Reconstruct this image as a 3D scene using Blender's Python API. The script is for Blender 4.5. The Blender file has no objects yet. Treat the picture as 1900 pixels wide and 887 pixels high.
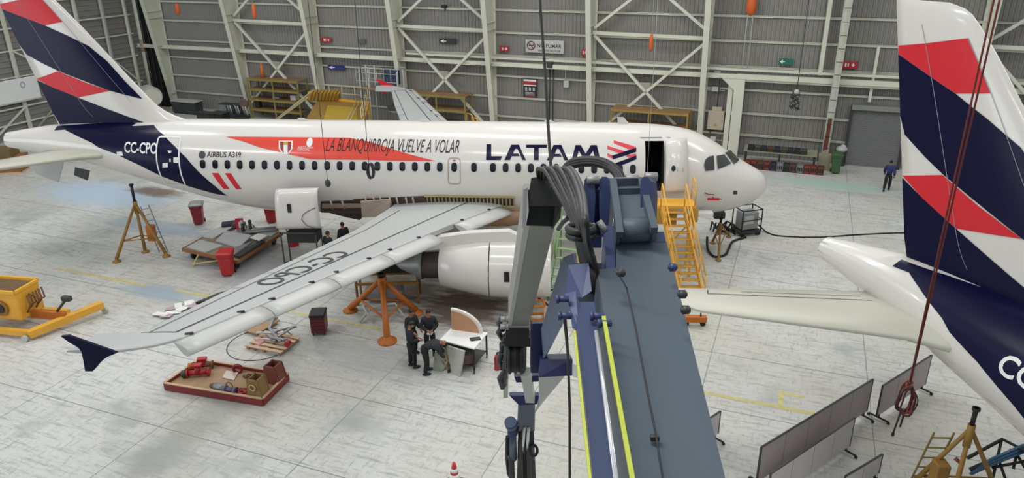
import bpy, bmesh, math, random
from mathutils import Vector as V, Matrix
random.seed(7)
SC = bpy.context.scene; COL = SC.collection
PI = math.pi
# ---------------------------------------------------------------- camera
F, PITCH, ROLL, YAW = 1376.0, .3875, -.0105, -.0532      # focal length in px of the 1900x887 frame
CAM = V((-9.5145, -31.5341, 13.2536))
_d = V((math.sin(YAW)*math.cos(PITCH), math.cos(YAW)*math.cos(PITCH), -math.sin(PITCH)))
_r0 = V((math.cos(YAW), -math.sin(YAW), 0)); _u0 = _r0.cross(_d)
_r = math.cos(ROLL)*_r0 + math.sin(ROLL)*_u0; _u = -math.sin(ROLL)*_r0 + math.cos(ROLL)*_u0
cd = bpy.data.cameras.new('camera'); co = bpy.data.objects.new('camera', cd); COL.objects.link(co)
co.matrix_world = Matrix(((_r.x, _u.x, -_d.x, CAM.x), (_r.y, _u.y, -_d.y, CAM.y), (_r.z, _u.z, -_d.z, CAM.z), (0, 0, 0, 1)))
cd.sensor_width = 36; cd.lens = F/1900*36; cd.clip_start = .05; cd.clip_end = 400
SC.camera = co
# ---------------------------------------------------------------- light
w = bpy.data.worlds.new('hangar_daylight'); SC.world = w; w.use_nodes = True
bg = w.node_tree.nodes['Background']; bg.inputs[0].default_value = (.93, .96, 1, 1); bg.inputs[1].default_value = .55
def area(name, loc, rot, sx, sy, power, col=(1, .98, .94)):
    l = bpy.data.lights.new(name, 'AREA'); l.shape = 'RECTANGLE'; l.size = sx; l.size_y = sy; l.energy = power; l.color = col
    o = bpy.data.objects.new(name, l); COL.objects.link(o); o.location = loc; o.rotation_euler = rot; return o
for k, (ax, ay) in enumerate(((-30, -14), (-10, -14), (8, -14), (-34, 2), (-14, 1), (5, 0), (-30, 12), (-8, 8), (-14, -28), (8, -28))):
    area('high_bay_lamp', (ax, ay, 18.5), (0, 0, -.32), 9, .7, 700)
area('hangar_door_daylight', (-54, -24, 7), (math.radians(90), 0, math.radians(-62)), 22, 12, 2600, (.86, .93, 1))
SC.view_settings.view_transform = 'Standard'; SC.view_settings.look = 'None'; SC.view_settings.gamma = 1
SC.view_settings.use_curve_mapping = False; SC.view_settings.exposure = .17
# ---------------------------------------------------------------- placing: from a point of the photo to a point of the hangar
def ray(x, y): return _r*((x-950)/F) + _u*((443.5-y)/F) + _d
def gz(x, y, z=0.): d = ray(x, y); return CAM + d*((z-CAM.z)/d.z)                # on a level plane
def gy(x, y, Y=0.): d = ray(x, y); return CAM + d*((Y-CAM.y)/d.y)
def gt(x, y, t): return CAM + ray(x, y)*t                                       # at a distance
PSW = .3196
WD = V((math.cos(PSW), -math.sin(PSW), 0)); WN = V((math.sin(PSW), math.cos(PSW), 0))   # along / across the hangar
def HW(u, n, z=0.): return WD*u + WN*n + V((0, 0, z))
def gw(x, y, n=15.7):
    d = ray(x, y); return CAM + d*((n-WN.dot(CAM))/WN.dot(d))
def un(p): return WD.dot(p), WN.dot(p), p.z
HROT = -PSW
# ---------------------------------------------------------------- materials
def _rgb(c):
    if isinstance(c, str):
        c = c.lstrip('#'); c = [int(c[i:i+2], 16)/255 for i in (0, 2, 4)]
        c = [x/12.92 if x <= .04045 else ((x+.055)/1.055)**2.4 for x in c]
    return (c[0], c[1], c[2], 1)
MATS = {}
def mat(name, col, rough=.5, metal=0., var=.12, scale=3., bump=0., spec=.5, coat=0.):
    if name in MATS: return MATS[name]
    m = bpy.data.materials.new(name); m.use_nodes = True; nt = m.node_tree; b = nt.nodes['Principled BSDF']
    b.inputs['Roughness'].default_value = rough; b.inputs['Metallic'].default_value = metal
    b.inputs['Specular IOR Level'].default_value = spec; b.inputs['Coat Weight'].default_value = coat
    c = _rgb(col)
    tc = nt.nodes.new('ShaderNodeTexCoord'); nz = nt.nodes.new('ShaderNodeTexNoise')
    nz.inputs['Scale'].default_value = scale; nz.inputs['Detail'].default_value = 5
    nt.links.new(tc.outputs['Object'], nz.inputs['Vector'])
    mx = nt.nodes.new('ShaderNodeMix'); mx.data_type = 'RGBA'
    mx.inputs[6].default_value = (c[0]*(1-var), c[1]*(1-var), c[2]*(1-var), 1)
    mx.inputs[7].default_value = (min(1, c[0]*(1+var*.6)), min(1, c[1]*(1+var*.6)), min(1, c[2]*(1+var*.6)), 1)
    nt.links.new(nz.outputs['Fac'], mx.inputs[0]); nt.links.new(mx.outputs[2], b.inputs['Base Color'])
    if bump:
        bp = nt.nodes.new('ShaderNodeBump'); bp.inputs['Strength'].default_value = bump; bp.inputs['Distance'].default_value = .02
        nt.links.new(nz.outputs['Fac'], bp.inputs['Height']); nt.links.new(bp.outputs['Normal'], b.inputs['Normal'])
    MATS[name] = m; return m
WHITE = mat('aircraft_white_paint', '#d3d0ca', .2, 0, .03, .6, coat=.2)
NAVY = mat('navy_livery_paint', '#0a0c30', .3, 0, .05, .5, spec=.16)
RED = mat('red_livery_paint', '#cb2a33', .35, 0, .04, .5, spec=.25)
WINGG = mat('wing_light_grey_paint', '#aeb1b0', .4, 0, .06, .8)
SLATG = mat('slat_bare_metal', '#bfc0bc', .4, .1, .06, .8)
LINE = mat('dark_panel_gap', '#3a3c40', .7)
GLASS = mat('dark_window_glass', '#15171b', .12)
FRAMEG = mat('window_frame_grey', '#c9ccd0', .4)
BLACK = mat('black_rubber', '#161617', .55)
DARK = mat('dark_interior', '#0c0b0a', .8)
SHEET = mat('grey_wall_sheet', '#85847f', .55, 0, .1, .35)
STEEL = mat('cream_painted_steel', '#cfd1c1', .5, 0, .14, .8)
YEL = mat('yellow_painted_steel', '#dfa636', .5, 0, .18, 2.5)
ORG = mat('orange_painted_steel', '#b5661f', .5, 0, .2, 2.5)
DKYEL = mat('worn_ochre_steel', '#8f6c2e', .6, 0, .3, 3)
OLIVE = mat('olive_yellow_rack_steel', '#8c7f3c', .6, 0, .25, 3)
WOOD = mat('plywood', '#a58768', .75, 0, .25, 4)
TIMBER = mat('pale_timber_edge', '#c9a98a', .7, 0, .2, 5)
REDB = mat('dark_red_painted_board', '#7d2a2a', .6, 0, .2, 3)
REDP = mat('red_plastic', '#a81f26', .42, 0, .1, 4)
BLUE = mat('slate_blue_boom_paint', '#4b5761', .5, 0, .08, 2, spec=.35)
DBLUE = mat('dark_blue_boom_paint', '#2b3a63', .45, 0, .1, 2)
GREYM = mat('grey_metal', '#8d8f90', .45, .3, .12, 3)
LGREY = mat('light_grey_paint', '#b9bbb6', .5, 0, .1, 2)
DGREY = mat('dark_grey_metal', '#3c3d3f', .5, .2, .15, 3)
WHITEP = mat('white_sheet', '#e4e5e3', .5, 0, .05, 2)
# ---------------------------------------------------------------- mesh helpers
class MB:
    def __init__(s): s.v = []; s.f = []; s.m = []; s.sm = []
    def add(s, vs, fs, mi=0, smooth=False):
        o = len(s.v); s.v += [V(p) for p in vs]
        for f in fs: s.f.append([i+o for i in f]); s.m.append(mi); s.sm.append(smooth)
        return s
    def box(s, c, d, rz=0., mi=0, M=None):
        x, y, z = d[0]/2, d[1]/2, d[2]/2
        vs = [V((a*x, b*y, e*z)) for a in (-1, 1) for b in (-1, 1) for e in (-1, 1)]
        R = M if M else Matrix.Rotation(rz, 3, 'Z')
        vs = [R @ p + V(c) for p in vs]
        return s.add(vs, [(0, 1, 3, 2), (4, 6, 7, 5), (0, 4, 5, 1), (2, 3, 7, 6), (0, 2, 6, 4), (1, 5, 7, 3)], mi)
    def bbox(s, c, d, bev=.02, rz=0., mi=0, M=None):      # box with rounded edges
        bm = bmesh.new(); bmesh.ops.create_cube(bm, size=1)
        for v in bm.verts: v.co = V((v.co.x*d[0], v.co.y*d[1], v.co.z*d[2]))
        bmesh.ops.bevel(bm, geom=bm.edges[:], offset=bev, segments=2, affect='EDGES', profile=.5)
        R = M if M else Matrix.Rotation(rz, 3, 'Z')
        bm.verts.index_update()
        s.add([R @ v.co + V(c) for v in bm.verts], [[v.index for v in f.verts] for f in bm.faces], mi); bm.free(); return s
    def beam(s, a, b, w, h=None, mi=0, up=(0, 0, 1)):      # rectangular bar from a to b
        a, b = V(a), V(b); h = w if h is None else h; t = (b-a).normalized(); U = V(up)
        if abs(t.dot(U)) > .98: U = V((1, 0, 0))
        x = t.cross(U).normalized(); y = x.cross(t)
        vs = [p + x*(i*w/2) + y*(j*h/2) for p in (a, b) for i, j in ((-1, -1), (1, -1), (1, 1), (-1, 1))]
        return s.add(vs, [(0, 3, 2, 1), (4, 5, 6, 7), (0, 1, 5, 4), (1, 2, 6, 5), (2, 3, 7, 6), (3, 0, 4, 7)], mi)
    def rod(s, a, b, r0, r1=None, n=10, mi=0, cap=True):
        a, b = V(a), V(b); r1 = r0 if r1 is None else r1; t = (b-a).normalized()
        x = t.orthogonal().normalized(); y = t.cross(x)
        vs = [p + (x*math.cos(2*PI*i/n) + y*math.sin(2*PI*i/n))*r for p, r in ((a, r0), (b, r1)) for i in range(n)]
        s.add(vs, [(i, (i+1) % n, n+(i+1) % n, n+i) for i in range(n)], mi, True)
        if cap: s.add(vs, [list(range(n))[::-1], list(range(n, 2*n))], mi)
        return s
    def tube(s, pts, r, n=8, mi=0, closed=False):
        pts = [V(p) for p in pts]; N = len(pts); rs = r if isinstance(r, (list, tuple)) else [r]*N
        rings = []; x = None
        for k, p in enumerate(pts):
            if closed: t = (pts[(k+1) % N]-pts[k-1]).normalized()
            else: t = (pts[min(k+1, N-1)]-pts[max(k-1, 0)]).normalized()
            x = t.orthogonal().normalized() if x is None else (x - t*x.dot(t)).normalized()
            y = t.cross(x); rings.append([p+(x*math.cos(2*PI*i/n)+y*math.sin(2*PI*i/n))*rs[k] for i in range(n)])
        return s.loft(rings, mi, True, not closed, closed)
    def loft(s, rings, mi=0, smooth=True, cap=True, loop=False):
        n = len(rings[0]); vs = [p for r in rings for p in r]; fs = []
        K = len(rings)
        for k in range(K if loop else K-1):
            for i in range(n): fs.append((k*n+i, k*n+(i+1) % n, ((k+1) % K)*n+(i+1) % n, ((k+1) % K)*n+i))
        s.add(vs, fs, mi, smooth)
        if cap: s.add(rings[0], [list(range(n))[::-1]], mi); s.add(rings[-1], [list(range(n))], mi)
        return s
    def lathe(s, prof, c=(0, 0, 0), axis='Z', n=20, mi=0):      # prof: (r, h)
        rings = []
        for r, h in prof:
            ring = []
            for i in range(n):
                a = 2*PI*i/n; p = (r*math.cos(a), r*math.sin(a), h)
                if axis == 'X': p = (h, r*math.cos(a), r*math.sin(a))
                if axis == 'Y': p = (r*math.sin(a), h, r*math.cos(a))
                ring.append(V(p)+V(c))
            rings.append(ring)
        return s.loft(rings, mi)
    def prism(s, poly, thick, mi=0):      # poly: 3D points of one side, thick: offset vector
        poly = [V(p) for p in poly]; t = V(thick); n = len(poly)
        vs = poly + [p+t for p in poly]
        return s.add(vs, [list(range(n))[::-1], list(range(n, 2*n))] + [(i, (i+1) % n, n+(i+1) % n, n+i) for i in range(n)], mi)
    def ball(s, c, r, n=12, mi=0):
        if not isinstance(r, (tuple, list)): r = (r, r, r)
        bm = bmesh.new(); bmesh.ops.create_uvsphere(bm, u_segments=n, v_segments=max(6, n*2//3), radius=1)
        bm.verts.index_update()
        s.add([V((v.co.x*r[0], v.co.y*r[1], v.co.z*r[2]))+V(c) for v in bm.verts], [[v.index for v in f.verts] for f in bm.faces], mi, True); bm.free(); return s
    def done(s, name, mats, parent=None, world=False, fix=True):
        me = bpy.data.meshes.new(name)
        vs = s.v
        if world and parent is not None:
            inv = (Matrix.Translation(parent.location) @ parent.rotation_euler.to_matrix().to_4x4()).inverted(); vs = [inv @ p for p in vs]
        me.from_pydata(vs, [], s.f)
        for m in (mats if isinstance(mats, (list, tuple)) else [mats]): me.materials.append(m)
        me.polygons.foreach_set('material_index', s.m); me.polygons.foreach_set('use_smooth', s.sm)
        if fix:
            bm = bmesh.new(); bm.from_mesh(me); bmesh.ops.remove_doubles(bm, verts=bm.verts, dist=.0004)
            bmesh.ops.recalc_face_normals(bm, faces=bm.faces); bm.to_mesh(me); bm.free()
        me.update(); o = bpy.data.objects.new(name, me); COL.objects.link(o)
        if parent is not None: o.parent = parent
        return o
def tag(o, label=None, cat=None, group=None, kind=None):
    if label: o['label'] = label
    if cat: o['category'] = cat
    if group: o['group'] = group
    if kind: o['kind'] = kind
    return o
def thing(name, label, cat, loc=(0, 0, 0), rz=0., group=None):
    o = bpy.data.objects.new(name, None); COL.objects.link(o); o.location = loc; o.rotation_euler = (0, 0, rz)
    o.empty_display_size = .2
    return tag(o, label, cat, group)
def struct(name, mb, mats, label, cat): return tag(mb.done(name, mats), label, cat, None, 'structure')
def copy_tree(o, parent=None):
    c = o.copy(); COL.objects.link(c)
    if parent is not None: c.parent = parent
    for ch in list(o.children): copy_tree(ch, c)
    return c
def text2d(s, size=1., shear=0., sx=1., bold=0.):
    cu = bpy.data.curves.new('lettering', 'FONT'); cu.body = s; cu.size = size; cu.shear = shear; cu.offset = bold; cu.resolution_u = 3
    o = bpy.data.objects.new('lettering', cu); COL.objects.link(o)
    me = bpy.data.meshes.new_from_object(o.evaluated_get(bpy.context.evaluated_depsgraph_get()))
    vs = [(v.co.x*sx, v.co.y) for v in me.vertices]; fs = [list(p.vertices) for p in me.polygons]
    COL.objects.unlink(o); bpy.data.objects.remove(o); bpy.data.curves.remove(cu); bpy.data.meshes.remove(me)
    return vs, fs
def lettering(s, height, shear=0., sx=1., bold=0., width=None):      # cap height and (if given) total width in metres
    vs, fs = text2d(s, 1., shear, sx, bold); h = max(v[1] for v in vs); x0 = min(v[0] for v in vs); W = max(v[0] for v in vs)-x0
    k = height/h; kx = k if width is None else width/W
    return [((v[0]-x0)*kx, v[1]*k) for v in vs], fs
def flat_text(mb, s, origin, ex, ey, height, mi=0, **kw):
    vs, fs = lettering(s, height, **kw); O, X, Y = V(origin), V(ex), V(ey)
    return mb.add([O+X*a+Y*b for a, b in vs], fs, mi)
def drape(mb, vs, fs, f, cu=None, cv=None, mi=0, smooth=True):      # lay a flat outline on a curved skin: f(u, v) -> point
    bm = bmesh.new(); bv = [bm.verts.new((a, b, 0)) for a, b in vs]
    for q in fs:
        try: bm.faces.new([bv[i] for i in q])
        except ValueError: pass
    for ax, step in ((0, cu), (1, cv)):
        if not step: continue
        lo = min(v.co[ax] for v in bm.verts); hi = max(v.co[ax] for v in bm.verts)
        k = math.ceil(lo/step)*step
        while k < hi:
            p = V((0, 0, 0)); p[ax] = k; nn = V((0, 0, 0)); nn[ax] = 1
            bmesh.ops.bisect_plane(bm, geom=bm.verts[:]+bm.edges[:]+bm.faces[:], plane_co=p, plane_no=nn, dist=1e-5); k += step
    bmesh.ops.triangulate(bm, faces=bm.faces[:])
    bm.verts.index_update()
    mb.add([f(v.co.x, v.co.y) for v in bm.verts], [[v.index for v in q.verts] for q in bm.faces], mi, smooth); bm.free()
# ---------------------------------------------------------------- setting
def floor_mat():
    m = bpy.data.materials.new('scuffed_concrete'); m.use_nodes = True; nt = m.node_tree; b = nt.nodes['Principled BSDF']; L = nt.links.new
    def nd(t, **k):
        n = nt.nodes.new(t)
        for a, v in k.items(): setattr(n, a, v)
        return n
    tc = nd('ShaderNodeTexCoord'); P = tc.outputs['Object']
    def noise(scale, detail=6, rough=.6, src=P):
        n = nd('ShaderNodeTexNoise'); n.inputs['Scale'].default_value = scale; n.inputs['Detail'].default_value = detail; n.inputs['Roughness'].default_value = rough; L(src, n.inputs['Vector']); return n.outputs['Fac']
    def ramp(src, a, b_, ca=(0, 0, 0, 1), cb=(1, 1, 1, 1)):
        r = nd('ShaderNodeValToRGB'); r.color_ramp.elements[0].position = a; r.color_ramp.elements[1].position = b_; r.color_ramp.elements[0].color = ca; r.color_ramp.elements[1].color = cb; L(src, r.inputs[0]); return r.outputs[0]
    def mix(f, a, c, mode='MIX'):
        x = nd('ShaderNodeMix', data_type='RGBA', blend_type=mode)
        for s_, v in ((0, f), (6, a), (7, c)):
            if isinstance(v, (tuple, float, int)): x.inputs[s_].default_value = v
            else: L(v, x.inputs[s_])
        return x.outputs[2]
    base = mix(ramp(noise(.14, 3), .35, .65), _rgb('#b9b9ae'), _rgb('#c9cac7'))
    # scuffs: stretched noise in two directions, and fine scratches
    mp = nd('ShaderNodeMapping'); mp.inputs['Scale'].default_value = (.5, 3.2, 1); mp.inputs['Rotation'].default_value = (0, 0, .35); L(P, mp.inputs['Vector'])
    base = mix(ramp(noise(2.2, 8, .7, mp.outputs[0]), .5, .68), base, _rgb('#9b9c98'))
    mp2 = nd('ShaderNodeMapping'); mp2.inputs['Scale'].default_value = (3, .7, 1); mp2.inputs['Rotation'].default_value = (0, 0, .5); L(P, mp2.inputs['Vector'])
    base = mix(ramp(noise(2.6, 8, .75, mp2.outputs[0]), .54, .68), base, _rgb('#9a9b98'))
    base = mix(ramp(noise(6, 8, .85), .56, .66), base, _rgb('#85867f'))
    base = mix(ramp(noise(.32, 4), .58, .72), base, _rgb('#a3a5a2'))
    # joints of the slabs, 4.88 x 3.35 m
    sx = nd('ShaderNodeSeparateXYZ'); L(P, sx.inputs[0])
    def joint(axis, off, step, wd):
        a = nd('ShaderNodeMath', operation='ADD'); L(sx.outputs[axis], a.inputs[0]); a.inputs[1].default_value = off + 100*step
        q = nd('ShaderNodeMath', operation='MODULO'); L(a.outputs[0], q.inputs[0]); q.inputs[1].default_value = step
        r = nd('ShaderNodeMath', operation='LESS_THAN'); L(q.outputs[0], r.inputs[0]); r.inputs[1].default_value = wd; return r.outputs[0]
    base = mix(joint(0, .83, 4.88, .028), base, _rgb('#858784')); base = mix(joint(1, 13.24, 3.3, .03), base, _rgb('#777a77'))
    # stains, plus bluish daylight and grey shade painted in: ellipses (u, n, half length, half width, colour, strength)
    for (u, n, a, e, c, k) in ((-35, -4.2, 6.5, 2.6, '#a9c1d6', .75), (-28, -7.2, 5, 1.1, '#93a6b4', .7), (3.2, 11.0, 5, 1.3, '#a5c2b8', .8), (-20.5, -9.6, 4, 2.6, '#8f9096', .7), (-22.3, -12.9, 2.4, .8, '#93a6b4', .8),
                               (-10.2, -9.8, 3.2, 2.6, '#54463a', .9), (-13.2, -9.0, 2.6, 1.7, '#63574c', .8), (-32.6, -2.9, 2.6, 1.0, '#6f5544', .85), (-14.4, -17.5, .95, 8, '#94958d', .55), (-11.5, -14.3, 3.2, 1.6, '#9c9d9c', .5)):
        ad = nd('ShaderNodeVectorMath', operation='SUBTRACT'); L(P, ad.inputs[0]); ad.inputs[1].default_value = (u, n, 0)
        dv = nd('ShaderNodeVectorMath', operation='DIVIDE'); L(ad.outputs[0], dv.inputs[0]); dv.inputs[1].default_value = (a, e, 1)
        ln = nd('ShaderNodeVectorMath', operation='LENGTH'); L(dv.outputs[0], ln.inputs[0])
        mp3 = nd('ShaderNodeMapping'); mp3.inputs['Scale'].default_value = (.5, 1.6, 1); L(P, mp3.inputs['Vector'])
        nz = noise(1.3, 7, .7, mp3.outputs[0])
        s2 = nd('ShaderNodeMath', operation='MULTIPLY_ADD'); L(nz, s2.inputs[0]); s2.inputs[1].default_value = 1.5; sh = nd('ShaderNodeMath', operation='SUBTRACT'); L(ln.outputs['Value'], sh.inputs[0]); sh.inputs[1].default_value = .72; L(sh.outputs[0], s2.inputs[2])
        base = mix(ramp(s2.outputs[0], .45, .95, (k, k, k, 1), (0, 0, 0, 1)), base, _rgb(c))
    L(base, b.inputs['Base Color']); b.inputs['Roughness'].default_value = .42; b.inputs['Specular IOR Level'].default_value = .35
    return m
mb = MB(); mb.box((0, 0, -.1), (170, 130, .2))
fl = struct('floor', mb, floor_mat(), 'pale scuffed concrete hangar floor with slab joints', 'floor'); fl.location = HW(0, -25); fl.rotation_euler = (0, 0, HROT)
# shift object coords so that they equal (u, n): mesh is moved instead
for v in fl.data.vertices: v.co += V((0, -25, 0))
fl.location = (0, 0, 0)
# corrugated back wall
mb = MB(); u0, u1, ht, pitch = -51.4, 40., 15., .26
prof = []; u = u0
while u < u1: prof += [(u, 15.84), (u+.13, 15.84), (u+.165, 15.79), (u+.225, 15.79)]; u += pitch
vs = [HW(a, n, z) for z in (0, ht) for a, n in prof]; k = len(prof)
mb.add(vs, [(i, i+1, k+i+1, k+i) for i in range(k-1)])
struct('wall_back', mb, SHEET, 'grey ribbed sheet-metal back wall of the hangar', 'wall')
mb = MB(); prof = []; z = 0
while z < ht: prof += [(z, 0.), (z+.18, 0.), (z+.22, .06), (z+.36, .06)]; z += .4
vs = [HW(-51.75+b, n, z_) for n in (15.8, -9) for z_, b in prof]; k = len(prof)
mb.add(vs, [(i, i+1, k+i+1, k+i) for i in range(k-1)])
struct('wall_left', mb, SHEET, 'grey sheet wall and hangar door leaf at far left', 'wall')
mb = MB(); mb.box(HW(36, -23, 7.5), (.2, 78, 15), HROT); struct('added_wall_right', mb, SHEET, 'grey wall added on the right to shut out low light, outside the photo', 'wall')  # unseen side wall, added to keep shade under the wings deep
mb = MB(); mb.box(HW(-8, -62, 7.5), (90, .2, 15), HROT); struct('added_wall_front', mb, SHEET, 'unseen grey wall added behind the camera to shut out low light', 'wall')  # unseen end wall, added to stop low light reaching under the aircraft
tn = [0]
def trim(mb, mats, label, cat='beam'):
    tn[0] += 1; return struct('trim_%d' % tn[0], mb, mats, label, cat)
# girts, columns, braces of the back wall (u along, n depth, z up)
CU = [-48.9, -41.0, -33.8, -26.55, -19.35, -12.2, -4.85, 2.75, 9.9, 17.1]
for z in (1.36, 2.74, 4.22, 5.62, 7.16, 8.64, 10.1, 11.6):
    mb = MB(); mb.beam(HW(-51.3, 15.7, z), HW(38, 15.7, z), .07, .13); mb.beam(HW(-51.3, 15.66, z+.06), HW(38, 15.66, z+.06), .12, .02)
    trim(mb, STEEL, 'long thin cream girt running along the back wall, %.1f m up' % z, 'girt')
def column(u, z1=15., taper=.153, base=.42, fw=.34, name='tapered cream steel column'):
    mb = MB()
    for du in (0,):
        q = lambda n, z, d: HW(u+d, n, z)
        n0, n1 = 15.75-base, 15.75-base-taper*z1
        mb.add([q(n0, 0, -fw/2), q(n0, 0, fw/2), q(n0+.05, 0, fw/2), q(n0+.05, 0, -fw/2), q(n1, z1, -fw/2), q(n1, z1, fw/2), q(n1+.05, z1, fw/2), q(n1+.05, z1, -fw/2)],
               [(0, 3, 2, 1), (4, 5, 6, 7), (0, 1, 5, 4), (1, 2, 6, 5), (2, 3, 7, 6), (3, 0, 4, 7)])
        mb.box(HW(u, 15.72, z1/2), (fw, .05, z1), HROT)
        mb.add([q(n0+.05, 0, -.02), q(15.7, 0, -.02), q(15.7, z1, -.02), q(n1+.05, z1, -.02), q(n0+.05, 0, .02), q(15.7, 0, .02), q(15.7, z1, .02), q(n1+.05, z1, .02)], [(0, 1, 2, 3), (4, 7, 6, 5), (0, 4, 5, 1), (2, 6, 7, 3), (1, 5, 6, 2), (3, 7, 4, 0)])
        for z in (1.2, 5.2, 7.4, 7.9, 10.5):
            nn = 15.75-base-taper*z
            mb.box(HW(u+.09, (nn+15.7)/2, z), (.16, 15.68-nn, .03), HROT); mb.box(HW(u-.09, (nn+15.7)/2, z), (.16, 15.68-nn, .03), HROT)
        mb.box(HW(u, 15.55, .03), (.55, .7, .06), HROT)
    return mb
for i, u in enumerate(CU):
    trim(column(u), STEEL, ['cream column in the dark far left corner', 'cream tapered column left of the tall four-shelf rack', 'cream tapered column between the rack and the yellow platform', 'cream tapered column behind the red wingtip',
         'cream tapered column left of the no smoking sign', 'cream column right of the no smoking sign', 'cream column left of the wall cabinet', 'cream column with ladder right of the brick-coloured crates', 'cream column behind the right-hand tail fin', 'cream column at far right'][i], 'column')
# X braces (three braced bays + one at far right)
def brace(a, b, na=15.2, nb=15.2):
    mb = MB(); A, B = HW(a[0], na, a[1]), HW(b[0], nb, b[1]); mb.beam(A, B, .16, .16, up=WN)
    for k in (.33, .66):
        p = A.lerp(B, k); mb.beam(p-(B-A).normalized()*.12, p+(B-A).normalized()*.12, .2, .1, up=WN)
    trim(mb, STEEL, 'diagonal cream wall brace', 'brace').pop('label')
for i, (ua, ub) in enumerate(((-41.0, -33.8), (-26.55, -19.35), (-12.2, -4.85), (9.9, 17.1))):
    for nm, p, q in (('rising', (ua+.2, 7.75), (ub-.2, 13.2)), ('falling', (ub-.2, 7.9), (ua+.2, 13.2)), ('lower falling', (ua+.2, 7.3), (ub-.6, .9)), ('lower rising', (ub-.2, 7.0), (ua+.6, .9))):
        mb = MB(); A, B = HW(p[0], 15.0, p[1]), HW(q[0], 15.0 if i != 9 else 15, q[1]); mb.beam(A, B, .17, .17, up=WN)
        if nm.startswith('lower'): mb.bbox(HW((ua+ub)/2, 15.0, 4.2), (.7, .12, .5), .03, HROT)
        trim(mb, STEEL, nm+' diagonal cream brace in the '+('bay above the tall rack', 'bay right of the red wingtip', 'bay left of the nose', 'bay behind the right-hand tail fin')[i], 'brace')
    mb = MB(); mb.beam(HW(ua+.1, 15.0, 7.45), HW(ub-.1, 15.0, 7.35), .2, .2); trim(mb, STEEL, 'horizontal cream strut in the '+('bay above the tall rack', 'bay right of the red wingtip', 'bay left of the nose', 'bay behind the right-hand tail fin')[i], 'strut')
# longitudinal walkway beams
mb = MB(); mb.box(HW(-5.5, 15.3, 5.12), (92, .3, .22), HROT); mb.box(HW(-5.5, 15.2, 5.0), (92, .5, .03), HROT); trim(mb, STEEL, 'long cream beam along the whole back wall')
mb = MB(); mb.box(HW(-5., 15.25, 5.52), (42, .2, .14), HROT); trim(mb, STEEL, 'second cream rail above the long beam')
mb = MB(); mb.box(HW(4.1, 15.25, 5.05), (14.0, .35, .42), HROT); trim(mb, STEEL, 'deep cream beam above the roller door')
mb = MB(); mb.box(HW(-2.68, 15.2, 2.5), (.62, .45, 5.0), HROT); mb.box(HW(-3.2, 15.3, 2.5), (.3, .25, 5.), HROT); mb.prism([HW(-3.0, 14.98, 4.3), HW(-3.9, 14.98, 5.1), HW(-2.4, 14.98, 5.1), HW(-2.4, 14.98, 4.3)], WN*.4)
trim(mb, STEEL, 'wide cream steel post behind the aircraft nose', 'column')
mb = MB(); mb.box(HW(1.83, 15.35, 10.2), (.24, .2, 9.6), HROT); trim(mb, STEEL, 'slim cream post above the long beam near the ladder column', 'post')
mb = MB(); mb.box(HW(4.75, 15.35, 5.6), (.16, .16, 3.2), HROT); trim(mb, STEEL, 'short cream hanger post above the roller door', 'post')
# cable ladder on the column beside the crates
t = thing('cable_ladder', 'grey cable ladder fixed up the column beside the green bin', 'ladder', HW(2.75, 14.6, 0), HROT)
mb = MB()
for s in (-.17, .17): mb.beam((s, .35, .3), (s, -1.5, 14), .05)
mb.done('rail', LGREY, t)
mb = MB()
for k in range(18): mb.beam((-.17, .35-.135*(.4+k*.75), .4+k*.75), (.17, .35-.135*(.4+k*.75), .4+k*.75), .035)
mb.done('rung', DGREY, t)
mb = MB(); mb.box((0, .2, 2.0), (.2, .1, 1.9)); mb.box((-.1, .17, 1.4), (.1, .1, .8)); mb.done('cable_box', mat('rust_brown', '#6c3a28', .7, 0, .3, 4), t)
# roller door
mb = MB(); z = 0; P = []
while z < 3.5: P += [(0, z), (.045, z+.035), (0, z+.07)]; z += .07
vs = [(x, -a, z_) for x in (-1.45, 1.45) for a, z_ in P]; k = len(P)
mb.add(vs, [(i, i+1, k+i+1, k+i) for i in range(k-1)])
mb.box((0, -.1, 3.62), (3.1, .35, .3)); mb.box((0, -.03, .04), (2.9, .1, .08))
d = mb.done('door_1', mat('roller_door_steel', '#8b8c8c', .45, .3, .06, 2)); d.location = HW(5.42, 15.6, 0); d.rotation_euler = (0, 0, HROT); tag(d, 'grey ribbed roller door behind the walking person', 'door', None, 'structure')
mb = MB(); mb.beam((-1.52, -.12, 0), (-1.52, -.12, 3.7), .1, .16); mb.beam((1.52, -.12, 0), (1.52, -.12, 3.7), .1, .16); mb.done('guide_rail', DGREY, d)
# left hangar-door leaf framework (u = -51.5)
def LW(n, z, o=0.): return HW(-51.5+o, n, z)
for i, z in enumerate((1.1, 2.2, 4.3, 6.1, 7.6, 9.2, 10.8)):
    mb = MB(); mb.beam(LW(-10, z), LW(15.0, z), .12, .1); trim(mb, STEEL, 'horizontal cream rail of the far left hangar door, %.1f m up' % z, 'rail')
for i, n in enumerate((-6, -2.5, 1, 4.2, 7.2, 10.0, 12.4, 14.6)):
    mb = MB(); mb.beam(LW(n, 0), LW(n, 12), .22, .2); trim(mb, STEEL if i % 2 else LGREY, 'upright cream post of the far left hangar door, %.0f m from the camera side' % (n+10), 'post')
for i, (a, b) in enumerate((((1, .2), (4.2, 2.2)), ((4.2, .2), (7.2, 2.2)), ((7.2, 2.2), (4.2, .2)), ((4.2, 6.1), (7.2, 4.3)), ((12.4, 4.3), (14.6, 2.2)), ((-2.5, 2.2), (1, .2)))):
    mb = MB(); mb.beam(LW(*a, .1), LW(*b, .1), .12, .1); o = trim(mb, STEEL, 'diagonal cream bar of the far left hangar door', 'brace'); o['group'] = 'door bars'
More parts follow.
